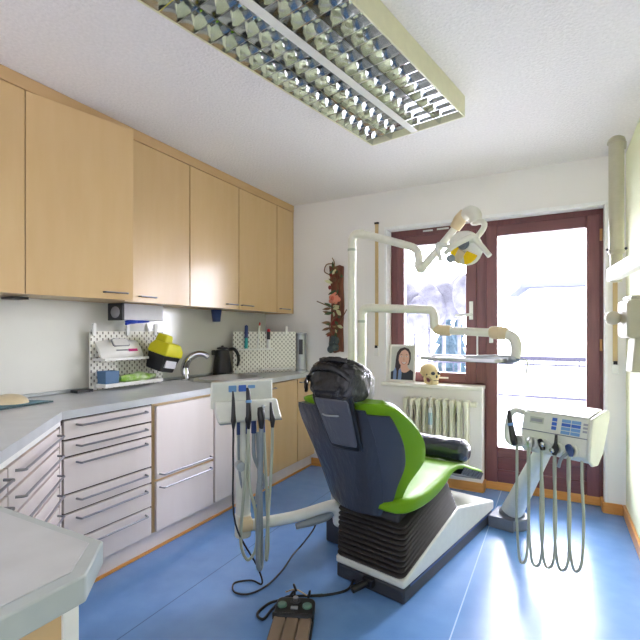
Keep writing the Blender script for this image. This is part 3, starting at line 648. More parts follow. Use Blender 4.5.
# radiator
t = thing('radiator', 'cream column radiator under the window sill', 'radiator', (-.86, 3.60, .14))
nx = 10; rx0, rx1 = -1.132, -.59
for i in range(nx):
    x = rx0 + (rx1 - rx0) * (i + .5) / nx
    b = MB()
    for y0, y1 in ((3.535, 3.563), (3.622, 3.65)): b.rslab(x - .012, x + .012, .155, .72, y0, y1, .006)
    b.rslab(x - .018, x + .018, .665, .725, 3.54, 3.645, .012); b.rslab(x - .018, x + .018, .15, .21, 3.54, 3.645, .012)
    b.build('radiator_section', 'cream2', t, bevel=.003)
for zz in (.69, .18): MB().cyl((rx0 + .01, 3.595, zz), (rx1 - .01, 3.595, zz), .018).build('header_pipe', 'cream2', t)
b = MB(); b.cyl((rx1 - .0, 3.595, .70), (rx1 + .045, 3.595, .70), .022); b.cyl((rx1 + .03, 3.595, .70), (rx1 + .03, YB, .70), .012); b.build('valve', 'cream2', t)
for xx in (rx0 + .07, rx1 - .1):
    MB().box(xx - .012, xx + .012, 3.60, YB, .55, .62).build('wall_bracket', 'dark', t, bevel=.003)
t = thing('humidifier', 'small white and blue humidifier tube hanging on the radiator front', 'humidifier', (-.885, 3.52, .55))
MB().lathe([(0, 0), (.015, 0), (.017, .01), (.017, .16), (0, .17)], (-.885, 3.512, .50), seg=14).build('water_tube', 'white', t)
MB().lathe([(.0172, 0), (.0178, .005), (.0178, .09), (.0172, .095)], (-.885, 3.512, .53), seg=14).build('label_band', 'paleblue', t)
MB().tube([(-.885, 3.512, .65), (-.885, 3.515, .74), (-.885, 3.54, .752)], .004, 6).build('hook', 'chrome', t)

# ------------------------------------------------------------------ ceiling light
cL = Vector((-.98, 2.492, 0)); axx = (Vector((-.42, 2.387, 0)) - cL).normalized(); LW = .57; LL = 1.86; ZB, ZT = 2.39, H
FL = Matrix.Translation(cL) @ Matrix.Rotation(math.atan2(axx.y, axx.x), 4, 'Z')       # x across, -y towards the camera
t = thing('ceiling_light', 'long mirrored-louver fluorescent ceiling light, switched off', 'ceiling light', FL @ Vector((LW / 2, -LL / 2, ZB)))
b = MB(FL); w_ = .007
b.box(0, w_, -LL, 0, ZB, ZT - .001); b.box(LW - w_, LW, -LL, 0, ZB, ZT - .001); b.box(w_, LW - w_, -w_, 0, ZB, ZT - .001); b.box(w_, LW - w_, -LL, -LL + w_, ZB, ZT - .001); b.box(w_, LW - w_, -LL + w_, -w_, ZT - .02, ZT - .001)
b.build('housing', 'fixture', t, bevel=.002)
rows = [(.008, .134), (.138, .264), (.306, .432), (.436, .562)]
b = MB(FL); b.box(.265, .305, -LL + w_, -w_, ZB + .0, ZB + .05); b.build('centre_strip', 'frame', t, bevel=.002)
for (xa, xb_) in rows:
    b = MB(FL); xm = (xa + xb_) / 2; hw = (xb_ - xa) / 2
    for sgn in (-1, 1):
        prof = [(hw * 1.0, 0), (hw * .95, .012), (hw * .86, .03), (hw * .72, .05), (hw * .5, .072), (hw * .2, .082)]
        ra = [FL.inverted() @ (FL @ Vector((xm + sgn * p, 0, 0))) for p, z in prof]
        b.loft([[(xm + sgn * p, yy, ZB + .002 + z) for p, z in prof] for yy in (-LL + w_, -w_)], cap=False, closed=False)
    pitch = .0742; n = int((LL - 2 * w_) / pitch)
    for k in range(1, n + 1):
        yk = -w_ - k * pitch
        # parabolic V blade: narrow at the opening, wide at the top
        P_ = [(-.0018, 0), (.0018, 0), (.003, .012), (.006, .026), (.013, .05), (-.013, .05), (-.006, .026), (-.003, .012)]
        half = lambda z: hw * lerp(z, [(0, 1), (.012, .95), (.03, .86), (.05, .72)])
        b.loft([[(xm + sg * half(z), yk + q, ZB + .002 + z) for q, z in P_] for sg in (-1, 1)])
    b.build('louver', 'mirror', t, angle=25)
    MB(FL).cyl((xm, -LL + .04, ZB + .075), (xm, -.04, ZB + .075), .013).build('fluorescent_tube', 'white', t)

# ------------------------------------------------------------------ the dental chair (frame: x across to the right, y towards the foot end)
OC = Vector((-.8118, 2.0066, 0)); RZ = R(78.3 - 90)
CH = fr(OC, RZ)
t = thing('dental_chair', 'lime green and slate dental chair on a black bellows base', 'dental chair', OC, RZ)
side = Matrix(((0, 0, 1, 0), (1, 0, 0, 0), (0, 1, 0, 0), (0, 0, 0, 1)))         # prism xy -> (y, z), extruded along x
def sprism(pts, x0, x1): return MB(CH @ side).prism(pts, x0, x1)
sprism([(.004, 0), (1.2, 0), (1.2, .074), (.004, .074)], -.197, .197).build('base_plinth', 'dark', t, bevel=.012)
sprism([(0, .074), (0, .112), (.633, .268), (1.222, .135), (1.222, .076)], -.2, .2).build('base_skirt', 'unit', t, bevel=.012, segs=3)
b = MB(CH); b.box(.2, .2015, .06, 1.18, .066, .078); b.build('trim_line', 'navy', t)
def rr(hw, y0, z0, y1, z1, r=.05, n=6):                       # rounded rectangle in a tilted plane
    L = math.hypot(y1 - y0, z1 - z0); pts = []
    for cx_, cy_, a0 in ((hw - r, L - r, 0), (-hw + r, L - r, 90), (-hw + r, r, 180), (hw - r, r, 270)):
        for k in range(n + 1):
            a = R(a0 + 90 * k / n); x = cx_ + r * math.cos(a); q = (cy_ + r * math.sin(a)) / L
            pts.append((x, y0 + (y1 - y0) * q, z0 + (z1 - z0) * q))
    return pts
rings = []; NB = 10
for k in range(NB * 4 + 1):
    s_ = k / (NB * 4); ph = (k % 4); o = (.0, .022, .027, .022)[ph] - .02
    y0 = -.0 + .012 * s_ - o; z0 = .112 + (.362 - .112) * s_; y1 = .633 + (.478 - .633) * s_ + o; z1 = .27 + (.485 - .27) * s_
    rings.append(rr(.192 + o, y0, z0, y1, z1, .035))
MB(CH).loft(rings).build('bellows', 'rubber', t, angle=30)
sprism([(.02, .355), (.03, .41), (.16, .45), (.50, .50), (.47, .46)], -.16, .16).build('seat_support', 'dark', t, bevel=.015)
b = MB(CH); b.cyl((.01, .0, .05), (-.035, -.085, .028), .017); b.box(-.02, .04, -.022, .01, .03, .068); b.build('cable_gland', 'black', t, bevel=.004)

# seat and leg rest: one green cushion lofted along y
top = [(-.06, .47), (-.03, .498), (.03, .508), (.2, .510), (.38, .525), (.5, .540), (.62, .528), (.8, .468), (1.0, .398), (1.12, .352), (1.15, .335)]
bot = [(-.06, .445), (-.03, .428), (.03, .425), (.2, .42), (.32, .432), (.42, .462), (.5, .492), (.62, .485), (.8, .425), (1.0, .358), (1.12, .315), (1.15, .318)]
wid = [(-.06, .15), (-.03, .205), (.03, .235), (.15, .238), (.4, .228), (.6, .22), (.8, .205), (1.0, .19), (1.1, .165), (1.15, .11)]
rings = []
for k in range(49):
    y = -.06 + 1.21 * k / 48; zt, zb_, w_ = smooth(y, top), smooth(y, bot), smooth(y, wid)
    ring = []
    for j in range(40):
        a = 2 * math.pi * j / 40; sg = lambda x, p: math.copysign(abs(x) ** p, x)
        x = w_ * sg(math.cos(a), .28); zz = sg(math.sin(a), .45)
        dish = .012 * (1 - (x / w_) ** 2) if zz > 0 else 0
        ring.append((x, y, (zt + zb_) / 2 + (zt - zb_) / 2 * zz - dish))
    rings.append(ring)
MB(CH).loft(rings).build('seat', 'green', t, angle=70)
# leg rest underside and the plastic cover at the foot end
rings = []
for k in range(13):
    y = .66 + .5 * k / 12; zb_ = smooth(y, bot); w_ = smooth(y, wid) + .006
    rings.append([(w_, y, zb_ + .018), (w_ * .9, y, zb_ - .026), (0, y, zb_ - .035 - .004 * math.sin(19 * y)), (-w_ * .9, y, zb_ - .026), (-w_, y, zb_ + .018), (-w_ * .8, y, zb_ + .012), (w_ * .8, y, zb_ + .012)])
MB(CH).loft(rings).build('foot_cover', 'blackfilm', t, angle=60)
rings = []
for k in range(9):
    y = .86 + .27 * k / 8; zt = smooth(y, top); w_ = smooth(y, wid) * .9
    rings.append([(w_, y, zt - .002), (w_ * .6, y, zt + .006 + .003 * math.sin(30 * y)), (0, y, zt + .004 - .003 * math.sin(24 * y)), (-w_ * .6, y, zt + .006), (-w_, y, zt - .002)] + [(-w_ * .9, y, zt - .012), (w_ * .9, y, zt - .012)])
MB(CH).loft(rings).build('foot_film', 'film', t, angle=60)

# backrest: z runs up, s across; wings wrap forward
uc = [(.40, -.03), (.5, -.055), (.6, -.085), (.7, -.122), (.8, -.165), (.9, -.21), (.96, -.24)]
hw_ = [(.40, .13), (.46, .17), (.52, .20), (.6, .232), (.66, .252), (.74, .267), (.82, .275), (.88, .278), (.92, .272), (.945, .255), (.958, .215)]
wing = [(.40, .02), (.5, .03), (.56, .05), (.6, .10), (.65, .17), (.70, .185), (.76, .18), (.82, .14), (.87, .09), (.92, .04), (.958, .01)]
def back_pt(s_, z, off, cover=1):
    w_ = smooth(z, hw_); c_ = smooth(z, uc); f_ = smooth(z, wing)
    a = abs(s_); x = w_ * math.copysign(1 - (1 - a) ** 1.45, s_); y = c_ + f_ * max(0, (a - .25) / .75) ** 2.1 + .03 * a * a
    n = Vector((math.copysign(min(a, 1) ** 2.2, s_) * .8, -1, -.25)).normalized()
    return Vector((x, y, z)) + n * off
def sheet(zs, S, o1, o2, grow=None, mat_='green', name='x', angle=60):
    rings = []
    for z in zs:
        k = grow(z) if grow else 1
        out = [back_pt(s_ * k, z, o1) for s_ in S]; inn = [back_pt(s_ * k, z, o2) for s_ in reversed(S)]
        rings.append(out + inn)
    return MB(CH).loft(rings).build(name, mat_, t, angle=angle)
S = [-1 + 2 * i / 32 for i in range(33)]
zs = [.425 + (.957 - .425) * i / 40 for i in range(41)]
o = sheet(zs, S, 0, -.055, name='backrest_cushion')
o.modifiers.new('bevel', 'BEVEL').width = .022; o.modifiers['bevel'].segments = 4; o.modifiers['bevel'].limit_method = 'ANGLE'; o.modifiers['bevel'].angle_limit = R(50)
zs2 = [.445 + (.908 - .445) * i / 30 for i in range(31)]
S2 = [s_ * (.74 if s_ > 0 else .97) for s_ in S]
o = sheet(zs2, S2, .012, -.004, mat_='shell', name='backrest_shell', grow=lambda z: lerp(z, [(.445, .92), (.5, 1.0), (.8, 1), (.9, .98), (.93, .95)]))
# plastic-covered spine below the headrest bracket
rings = []
for i in range(25):
    z = .405 + .52 * i / 24; dp_ = lerp(z, [(.405, .03), (.74, .03), (.925, .012)]); wr_ = lerp(z, [(.405, .10), (.43, .115), (.55, .13), (.8, .15), (.925, .14)]); wl_ = lerp(z, [(.405, .165), (.43, .195), (.5, .212), (.6, .228), (.74, .25), (.85, .265), (.9, .262), (.925, .25)]); c_ = smooth(z, uc)
    rings.append([(x * (wr_ if x > 0 else wl_), c_ - .014 - dp_ * (1 - x * x) ** .6 + .01 * abs(x) + .003 * math.sin(40 * x + 9 * z), z) for x in (-1, -.85, -.6, -.3, 0, .3, .6, .85, 1)] + [(wr_ * .9, c_ + .02, z), (-wl_ * .98, c_ + .035, z)])
MB(CH).loft(rings).build('spine_cover', 'cover', t, angle=60)
# left flank cover, seen edge-on
# headrest bracket flap
def flap(z0, z1, off, grow, r):
    rings = []
    pts = []
    w0, w1 = .085, .108
    for i in range(13):
        z = z0 + (z1 - z0) * i / 12; w_ = (w0 + (w1 - w0) * i / 12) * grow; c_ = smooth(z, uc) if z < .95 else smooth(.95, uc) - (z - .95) * .35
        e = min(1, min(i, 12 - i) / 1.5 * .5 + .6); w_ *= .92 + .08 * min(1, min(i, 12 - i))
        rings.append([(x * w_, c_ - off - .01 * (1 - x * x), z) for x in (-1, -.5, 0, .5, 1)] + [(w_, c_ - off + .02, z), (-w_, c_ - off + .02, z)])
    return rings
MB(CH).loft(flap(.728, .99, .046, 1.05, .02)).build('flap_border', 'black', t, bevel=.006)
MB(CH).loft(flap(.748, .972, .054, .89, .02)).build('headrest_flap', 'flapcover', t, bevel=.006)
b = MB(CH); b.tube([(-.03, -.312, .905), (.0, -.317, .902), (.06, -.312, .905)], .004, 6); b.build('flap_pull', 'silver', t)
MB(CH).box(-.05, .05, -.275, -.235, .93, 1.05).build('headrest_bracket', 'dark', t, bevel=.01)
# headrest in crumpled black film
from mathutils import noise
def crumple(q, amp, sc, seed):
    n = noise.noise(Vector(q) * sc + Vector((seed, 0, 0))); n2 = noise.noise(Vector(q) * sc * 2.3 + Vector((0, seed, 3)))
    return Vector(q) * (1 + amp * (1 - 2 * abs(n)) + amp * .5 * (1 - 2 * abs(n2)))
def hd(q):
    x, y, z = q
    if z > .05: x *= 1 - (z - .05) * 2.0; y *= .95
    if z < -.04: x *= 1 - (-.04 - z) * 1.2
    return crumple((x, y, z), .085, 17, 2.0)
hf = CH @ Matrix.Translation((-.005, -.215, 1.042)) @ Matrix.Rotation(R(-12), 4, 'X')
MB(hf).ball((0, 0, 0), .122, .08, .088, u=84, v=56, p=.5, fn=hd).build('headrest', 'blackfilm', t, angle=55)
b = MB(hf)
def fold(pts, rs): b.loft([[p + Vector((0, r * .5 * math.cos(a), r * math.sin(a))) * (1 + .25 * math.sin(3 * a + 9 * k)) for a in (2 * math.pi * j / 12 for j in range(12))] for k, (p, r) in enumerate(zip(catmull(pts, 4), [rs] * 99))])
fold([(-.13, -.06, .02), (-.08, -.092, .045), (.0, -.098, .05), (.07, -.09, .03), (.11, -.07, .0)], .017)
fold([(-.145, -.04, .01), (-.15, -.06, -.02), (-.12, -.085, -.05)], .022)
fold([(-.08, -.065, .082), (.0, -.075, .088), (.07, -.065, .084)], .012)
b.build('film_folds', 'blackfilm', t, angle=55)
MB(hf).ball((.06, .01, -.022), .084, .086, .082, u=60, v=40, p=.6, fn=lambda q: crumple(q, .06, 20, 7.0)).build('clear_headrest_bag', 'film', t, angle=55)

# knee roll
kr = CH @ Matrix.Translation((-.01, .69, .572)) @ Matrix.Rotation(R(2), 4, 'Z')
rings = []
for i in range(33):
    s_ = i / 32; x = -.22 + .46 * s_; e = min(s_, 1 - s_) * 32
    r = .067 * min(1, .62 + .2 * e) if e < 2 else .067
    rings.append([kr @ Vector((x, r * math.cos(a) * (1 + .03 * math.sin(40 * x + 2 * a)), r * math.sin(a) * (1 + .03 * math.sin(55 * x + 3 * a)))) for a in (2 * math.pi * j / 28 for j in range(28))])
tag(MB().loft(rings).build('knee_roll_cushion', 'rollfilm', angle=60), 'dark blue-black plastic-covered roll cushion across the green seat', 'roll cushion')

# ------------------------------------------------------------------ supply column with operating lamp and tray
t = thing('supply_column', 'pale supply column on the floor behind the chair back', 'supply column', CH @ Vector((-.40, .45, 0)), RZ)
b = MB(CH); b.box(-.475, -.325, .30, .60, .16, .62); b.build('column_body', 'unit', t, bevel=.015, segs=3)
b = MB(CH); b.box(-.485, -.2, .27, .61, .0, .16); b.build('column_foot', 'dark', t, bevel=.01)
LU = .5
t = thing('operating_lamp', 'cream operating lamp with yellow reflector on a tall jointed pole', 'operating lamp', CH @ Vector((-.454, LU, .62)), RZ)
r_ = .027
b = MB(CH); b.tube([(-.445, LU, .56), (-.454, LU, 1.2), (-.454, LU, 1.80), (-.449, LU, 1.862), (-.425, LU, 1.888), (-.37, LU, 1.885)], r_, 16, 5); b.build('pole', 'cream', t)
MB(CH).tube([(-.40, LU, 1.888), (-.28, LU, 1.852), (-.05, LU, 1.768), (-.015, LU, 1.75), (.010, LU, 1.725), (.016, LU, 1.69), (.018, LU, 1.66)], [.026, .024, .023, .023, .023, .023, .022], 14, 5).build('swing_arm', 'cream', t)
MB(CH).cyl((-.454, LU, 1.785), (-.454, LU, 1.80), .0285).build('collar', 'hose', t)
b = MB(CH); b.ball((.032, LU, 1.632), .032); b.cyl((.018, LU, 1.67), (.02, LU, 1.63), .026); b.build('elbow_joint', 'cream', t)
MB(CH).tube([(.04, LU, 1.632), (.12, LU, 1.712), (.25, LU, 1.846)], [.024, .021, .019], 14, 4).build('spring_arm', 'cream', t)
b = MB(CH); b.tube([(.23, LU, 1.826), (.262, LU, 1.87), (.29, LU, 1.905)], [.03, .036, .028], 14); b.build('arm_knuckle', 'tan', t)
b = MB(CH); b.tube([(.275, LU, 1.878), (.315, LU - .01, 1.90), (.348, LU - .02, 1.878), (.358, LU - .03, 1.83)], [.028, .033, .034, .028], 14); b.build('yoke_joint', 'cream', t)
lamp_c = Vector((.312, LU - .06, 1.70))
b = MB(CH); b.tube([(.35, LU - .03, 1.835), (.40, LU - .05, 1.825), (.412, LU - .07, 1.79), (.375, LU - .09, 1.735), (.352, LU - .1, 1.735)], [.016, .015, .015, .015, .018], 10); b.build('yoke', 'cream', t)
b = MB(CH); b.tube([(.25, LU - .17, 1.665), (.30, LU - .17, 1.70), (.365, LU - .13, 1.738), (.40, LU - .11, 1.735)], [.012, .015, .016, .014], 10); b.tube([(.37, LU - .12, 1.742), (.41, LU - .12, 1.70), (.462, LU - .13, 1.635)], [.014, .014, .013], 10); b.build('handle_right', 'cream', t)
b = MB(CH); b.tube([(.25, LU - .12, 1.71), (.195, LU - .14, 1.725)], .012, 10, sm=False); b.tube([(.195, LU - .14, 1.728), (.20, LU - .14, 1.69), (.215, LU - .14, 1.635)], [.014, .012, .011], 10); b.build('handle_left', 'unit', t)
ax_l = Vector((-.12, -.85, -.42)).normalized()
b = MB(CH); b.lathe([(0, -.05), (.045, -.046), (.086, -.026), (.093, .0), (.09, .004), (.0, .004)], lamp_c, ax_l, 28); b.build('lamp_back', 'cream', t)
lf = Matrix.Translation(lamp_c) @ Vector((0, 0, 1)).rotation_difference(ax_l).to_matrix().to_4x4()
lamp = MB(CH @ lf); lamp.lathe([(.09, .004), (.078, .010), (.0, .016)], (0, 0, 0), (0, 0, 1), 28); lamp.build('reflector', 'lens', t)
def wedge(a0, a1, r0, r1, nm, mm_):
    n = 10; pts = [(r1 * math.cos(R(a0 + (a1 - a0) * k / n)), r1 * math.sin(R(a0 + (a1 - a0) * k / n))) for k in range(n + 1)] + [(r0 * math.cos(R(a1 - (a1 - a0) * k / n)), r0 * math.sin(R(a1 - (a1 - a0) * k / n))) for k in range(n + 1)]
    MB(CH @ lf).prism(pts, .014, .026).build(nm, mm_, t)
wedge(-105, -40, .02, .078, 'amber_facet', 'amber'); wedge(140, 215, .02, .07, 'amber_facet', 'amber')
b = MB(CH @ lf); b.lathe([(.03, .01), (.03, .03), (.022, .036), (0, .03)], (.012, .03, .0), (0, 0, 1), 16); b.build('bulb_shield', 'unit_grey', t)
b = MB(CH @ lf); b.bar((-.06, -.05, .03), (.0, .0, .034), .04, .012); b.build('bulb_holder', 'tan', t, bevel=.003)
MB(CH).ball(lamp_c + Vector((-.035, -.1, -.062)), .022).build('light_knob', 'hose_grey', t)

t = thing('tray_arm', 'cream jointed arm carrying a steel instrument tray before the window', 'tray arm', CH @ Vector((-.376, LU, .62)), RZ)
MB(CH).tube([(-.376, LU, .58), (-.376, LU, 1.0), (-.376, LU, 1.34), (-.371, LU, 1.392), (-.345, LU, 1.416), (-.29, LU, 1.416)], r_, 16, 5).build('pole', 'cream', t)
MB(CH).cyl((-.376, LU, 1.325), (-.376, LU, 1.34), .0285).build('collar', 'hose', t)
MB(CH).tube([(-.32, LU, 1.416), (-.15, LU, 1.405), (.06, LU, 1.392), (.098, LU, 1.383), (.112, LU, 1.355), (.113, LU, 1.315), (.122, LU, 1.287), (.15, LU, 1.277)], [.026, .025, .024, .024, .024, .025, .026, .026], 14, 5).build('swing_arm', 'cream', t)
MB(CH).tube([(.12, LU, 1.283), (.15, LU, 1.276), (.195, LU, 1.274), (.21, LU, 1.274)], [.027, .03, .03, .027], 14, 3).build('joint_sleeve', 'tan', t)
MB(CH).tube([(.19, LU, 1.274), (.30, LU, 1.268), (.44, LU, 1.26)], .022, 14).build('fore_arm', 'cream', t)
MB(CH).tube([(.42, LU, 1.262), (.44, LU, 1.262), (.49, LU, 1.258), (.505, LU, 1.256)], [.027, .034, .034, .028], 14, 3).build('joint_sleeve', 'tan', t)
MB(CH).tube([(.49, LU, 1.257), (.53, LU, 1.24), (.548, LU, 1.20), (.546, LU, 1.15), (.54, LU, 1.13)], [.026, .026, .026, .024, .02], 14, 5).build('drop_arm', 'cream', t)
MB(CH).prism(rrect(.09, .51, LU - .15, LU + .10, .03), 1.118, 1.124).build('tray', 'steel', t)
MB(CH).loft([[(x, y, z) for x, y in rrect(.09, .51, LU - .15, LU + .10, .03)] for z in (1.122, 1.134)] + [[(x, y, z) for x, y in rrect(.093, .507, LU - .147, LU + .097, .03)] for z in (1.134, 1.122)], cap=False).build('tray_rim', 'steel', t)
b = MB(CH); b.tube([(.30, LU - .02, 1.13), (.44, LU - .02, 1.132), (.53, LU, 1.13)], [.012, .018, .022], 10); b.ball((.535, LU, 1.13), .03, .03, .02); b.build('tray_bracket', 'silver', t)
b = MB(CH); b.tube([(.54, LU - .02, 1.13), (.60, LU - .02, 1.128), (.603, LU - .02, 1.09), (.595, LU - .02, 1.06), (.555, LU - .02, 1.058)], .004, 8); b.build('tray_handle', 'chrome', t)
MB(CH).prism(rrect(.10, .53, LU - .05, LU + .04, .02), 1.108, 1.117).build('tray_support', 'unit_grey', t)

# ------------------------------------------------------------------ assistant instrument stand (left of the chair)
AC = Vector(CH @ Vector((-.48, -.35, 0))) + Vector((-.0143, -.0205, 0))
aw = R(90 - 35)                                              # direction of the plate's long side
FA = fr(AC, aw); FP = FA @ Matrix.Translation((.012, 0, .205)) @ Matrix.Diagonal((.77, .85, .80, 1))                                              # x along the plate, -y towards the dentist
t = thing('assistant_instrument_stand', 'cream assistant instrument stand on a pipe arm left of the chair', 'instrument stand', AC, 0)
b = MB(CH); b.tube([(-.475, -.34, .30), (-.42, -.27, .31), (-.33, -.15, .325), (-.25, -.03, .352), (-.225, .02, .35), (-.215, .05, .315), (-.22, .06, .27), (-.235, .07, .25)], [.028, .028, .028, .028, .032, .036, .036, .03], 16, 5); b.build('pipe_arm', 'unit', t)
MB(FA).tube([(0, .0, .27), (0, .0, .45), (-.005, -.0, .70), (-.01, .0, .86)], [.038, .036, .03, .026], 16, 4).build('post', 'unit', t)
b = MB(FA); b.cyl((0, 0, .255), (0, 0, .37), .04); b.build('post_foot', 'cream', t, bevel=.006)
b = MB(FA); b.cyl((-.03, -.045, .33), (.03, -.045, .33), .034); b.build('pivot_block', 'tan', t, bevel=.006)
b = MB(FA); b.cyl((-.03, -.03, .62), (-.03, -.075, .62), .022); b.build('clamp_knob', 'silver', t)
PW = .215
b = MB(FP); b.box(-PW, PW - .02, .015, .04, .855, 1.02); b.build('back_plate', 'unit', t, bevel=.008)
pf = [(.03, .90), (-.015, .90), (-.085, .80), (-.085, .785), (-.06, .785), (.03, .83)]
MB(FP @ side).prism(pf, -PW + .02, PW).build('holder_shelf', 'unit', t, bevel=.008)
b = MB(FP)
for xx0, xx1 in ((-PW + .03, -.12), (.13, PW)): b.box(xx0, xx1, -.09, -.06, .779, .786)
b.build('shelf_edge', 'hose_grey', t)
for k, (x0, x1, z0, z1, mm_) in enumerate(((-.105, -.055, .955, .995, 'lblue'), (-.04, .01, .955, .995, 'blue'), (.022, .07, .972, .992, 'lblue'))):
    MB(FP).rslab(x0, x1, z0, z1, .010, .0155, .005).build('button', mm_, t)
TF = FA
def hose_pts(f, x, y, z0, zb_, sw=.0): return [f @ Vector(p) for p in ((x, y, z0), (x, y - .005, z0 - .1), (x + sw * .3, y, (z0 + zb_) / 2), (x + sw, y + .01, zb_))]
ASG = 'assistant handpieces'
def ahp(x, label, kind):
    p = FP @ Vector((x, -.09, .80)); h_ = thing('handpiece', label, 'handpiece', p, 0, ASG)
    return h_
# 1: slim black syringe with thin black cable
h1 = ahp(-.105, 'slim black handpiece with a thin black cable, leftmost in the assistant holder', 0)
MB(FP).tube([(-.10, -.062, .97), (-.103, -.08, .92), (-.107, -.095, .84), (-.108, -.10, .80), (-.109, -.10, .75)], [.005, .010, .013, .017, .006], 12, 4).build('handle', 'black', h1)
G = lambda x, y: Vector((x, y, .007))
cab = [FP @ Vector((-.109, -.10, .75)), FP @ Vector((-.11, -.10, .55)), FP @ Vector((-.10, -.11, .2)), Vector((-1.325, 1.80, .09)), Vector((-1.29, 1.795, .012)), G(-1.36, 1.80), G(-1.42, 1.74), G(-1.37, 1.68), G(-1.30, 1.70), G(-1.265, 1.80), G(-1.275, 1.96), G(-1.31, 2.12), Vector((-1.30, 2.20, .03)), CH @ Vector((-.34, -.02, .20)), CH @ Vector((-.29, -.05, .265))]
MB().tube(cab, .0045, 8, 6).build('cable', 'black', h1)
# 2: thick black handpiece with blue ring and yellowish looped hose
h2 = ahp(-.015, 'thick black handpiece with a blue ring, second in the assistant holder', 0)
MB(FP).tube([(-.005, -.055, .985), (-.003, -.065, .955), (-.006, -.08, .89), (-.01, -.095, .82), (-.015, -.10, .80), (-.013, -.10, .745)], [.008, .014, .016, .018, .021, .009], 14, 4).build('handle', 'black', h2)
MB(FP).lathe([(.018, -.008), (.02, 0), (.018, .008)], (-.004, -.077, .905), (.03, .2, 1), 14).build('ring', 'lblue', h2)
MB().tube([FP @ Vector(p) for p in ((-.013, -.10, .75), (-.02, -.10, .6), (-.05, -.09, .25), (-.055, -.08, .06), (-.01, -.075, -.05), (.045, -.08, .02), (.04, -.085, .22), (-.0, -.08, .40), (.01, -.04, .60), (.0, .0, .72))], .0075, 10, 6).build('hose', 'hose', h2)
# 3: black and grey suction with long wide grey hose
h3 = ahp(.07, 'stubby black suction handpiece with wide grey hose, third in the assistant holder', 0)
MB(FP).tube([(.075, -.075, .86), (.072, -.09, .83), (.07, -.10, .79), (.07, -.10, .74)], [.02, .024, .022, .014], 14, 4).build('handle', 'black', h3)
MB(FP).ball((.088, -.085, .868), .013).build('nozzle', 'silver', h3)
MB().tube([FP @ Vector(p) for p in ((.07, -.10, .75), (.068, -.10, .55), (.055, -.10, .25), (.05, -.095, -.06), (.07, -.085, -.115), (.085, -.06, -.04), (.085, -.04, .35), (.08, -.02, .7))], .0115, 12, 6).build('hose', 'hose_grey', h3)
# 4: small suction, thin hose
h4 = ahp(.145, 'small black suction handpiece with thin hose, rightmost in the assistant holder', 0)
MB(FP).tube([(.143, -.075, .89), (.143, -.085, .84), (.145, -.10, .79), (.145, -.10, .74)], [.007, .011, .018, .010], 14, 4).build('handle', 'black', h4)
MB().tube([FP @ Vector(p) for p in ((.145, -.10, .75), (.14, -.10, .55), (.12, -.10, .25), (.105, -.09, -.02), (.12, -.07, -.07), (.135, -.05, .1), (.12, -.01, .75))], .0075, 10, 6).build('hose', 'hose', h4)
for xx, r in ((-.055, .011), (.005, .012), (.045, .016), (.105, .017)): MB(FP).cyl((xx, -.03, .785), (xx, -.03, .70), r).build('hose_socket', 'navy', t)
b = MB(FP); b.tube([(.10, -.03, .71), (.09, -.03, .5), (.06, -.04, .3), (.07, .0, .25)], .009, 10); b.tube([(.045, -.03, .71), (.05, -.03, .55), (.12, -.02, .4), (.14, .05, .32)], .012, 10); b.tube([(-.055, -.03, .71), (-.05, -.03, .5), (-.03, -.03, .36)], .008, 10); b.build('supply_hose', 'hose_grey', t)
b = MB(CH); b.tube([(-.33, -.16, .275), (-.29, -.09, .285), (-.25, -.02, .30), (-.235, .03, .315)], [.014, .02, .022, .018], 10); b.build('suction_valve', 'hose_grey', t)

# ------------------------------------------------------------------ dentist's console (right)
t = thing('dentist_console', 'cream dentist instrument console on a slanted arm before the balcony door', 'dentist console', (-.27, 3.15, 0))
ad = math.atan2(-.407, .9135); QC = Vector((-.005, 2.50, 0)); FQ = fr(QC, ad) @ Matrix.Translation((-.015, 0, .118)) @ Matrix.Scale(.87, 4)      # x to the right along the front, +y to the back
b = MB(CH); b.box(.203, .36, 1.10, 1.30, .0, .075); b.lathe([(0, 0), (.105, 0), (.105, .068), (.098, .075), (0, .0755)], (.315, 1.225, 0)); b.build('foot_block', 'unit_grey', t, bevel=.01)
p0 = CH @ Vector((.315, 1.225, .07)); 
MB().lathe([(.078, 0), (.078, .02), (.062, .035)], p0, (0, 0, 1), 24).build('swivel_ring', 'unit_grey', t)
p1 = FQ @ Vector((-.07, .09, .64))
MB().tube([p0 + Vector((0, 0, .02)), p1], [.066, .04], 20, sm=False).build('slanted_arm', 'unit', t)
HWD = .225
prof = [(-.02, .605), (-.055, .64), (-.04, .742), (-.01, .835), (.0, .842), (.19, .872), (.205, .862), (.20, .82), (.12, .66), (.05, .60)]
MB(FQ @ side).prism(prof, -HWD + .065, HWD - .02).build('console_body', 'unit', t, bevel=.01, segs=3)
prof2 = [(-.012, .59), (-.062, .625), (-.05, .74), (-.015, .84), (.0, .849), (.195, .879), (.215, .865), (.21, .82), (.12, .64), (.05, .585)]
MB(FQ @ side).prism(prof2, HWD - .02, HWD).build('side_cheek', 'unit', t, bevel=.008, segs=3)
b = MB(FQ); b.tube([(-HWD + .07, -.02, .835), (-HWD + .02, -.02, .84), (-HWD - .012, -.025, .81), (-HWD - .025, -.035, .74), (-HWD - .02, -.045, .665), (-HWD + .02, -.05, .64), (-HWD + .07, -.045, .645)], .017, 12, 5); b.build('side_handle', 'unit', t)
MB(FQ @ side).prism([(.0, .846), (.185, .8755), (.185, .878), (.0, .849)], -HWD + .075, HWD - .03).build('top_pad', 'white', t, bevel=.001)
MB(FQ @ side).prism([(-.0455, .738), (-.0415, .738), (-.0405, .742), (-.0445, .742)], -HWD + .066, HWD - .021).build('panel_seam', 'unit_grey', t)
tilt = math.atan2(.03, .093)
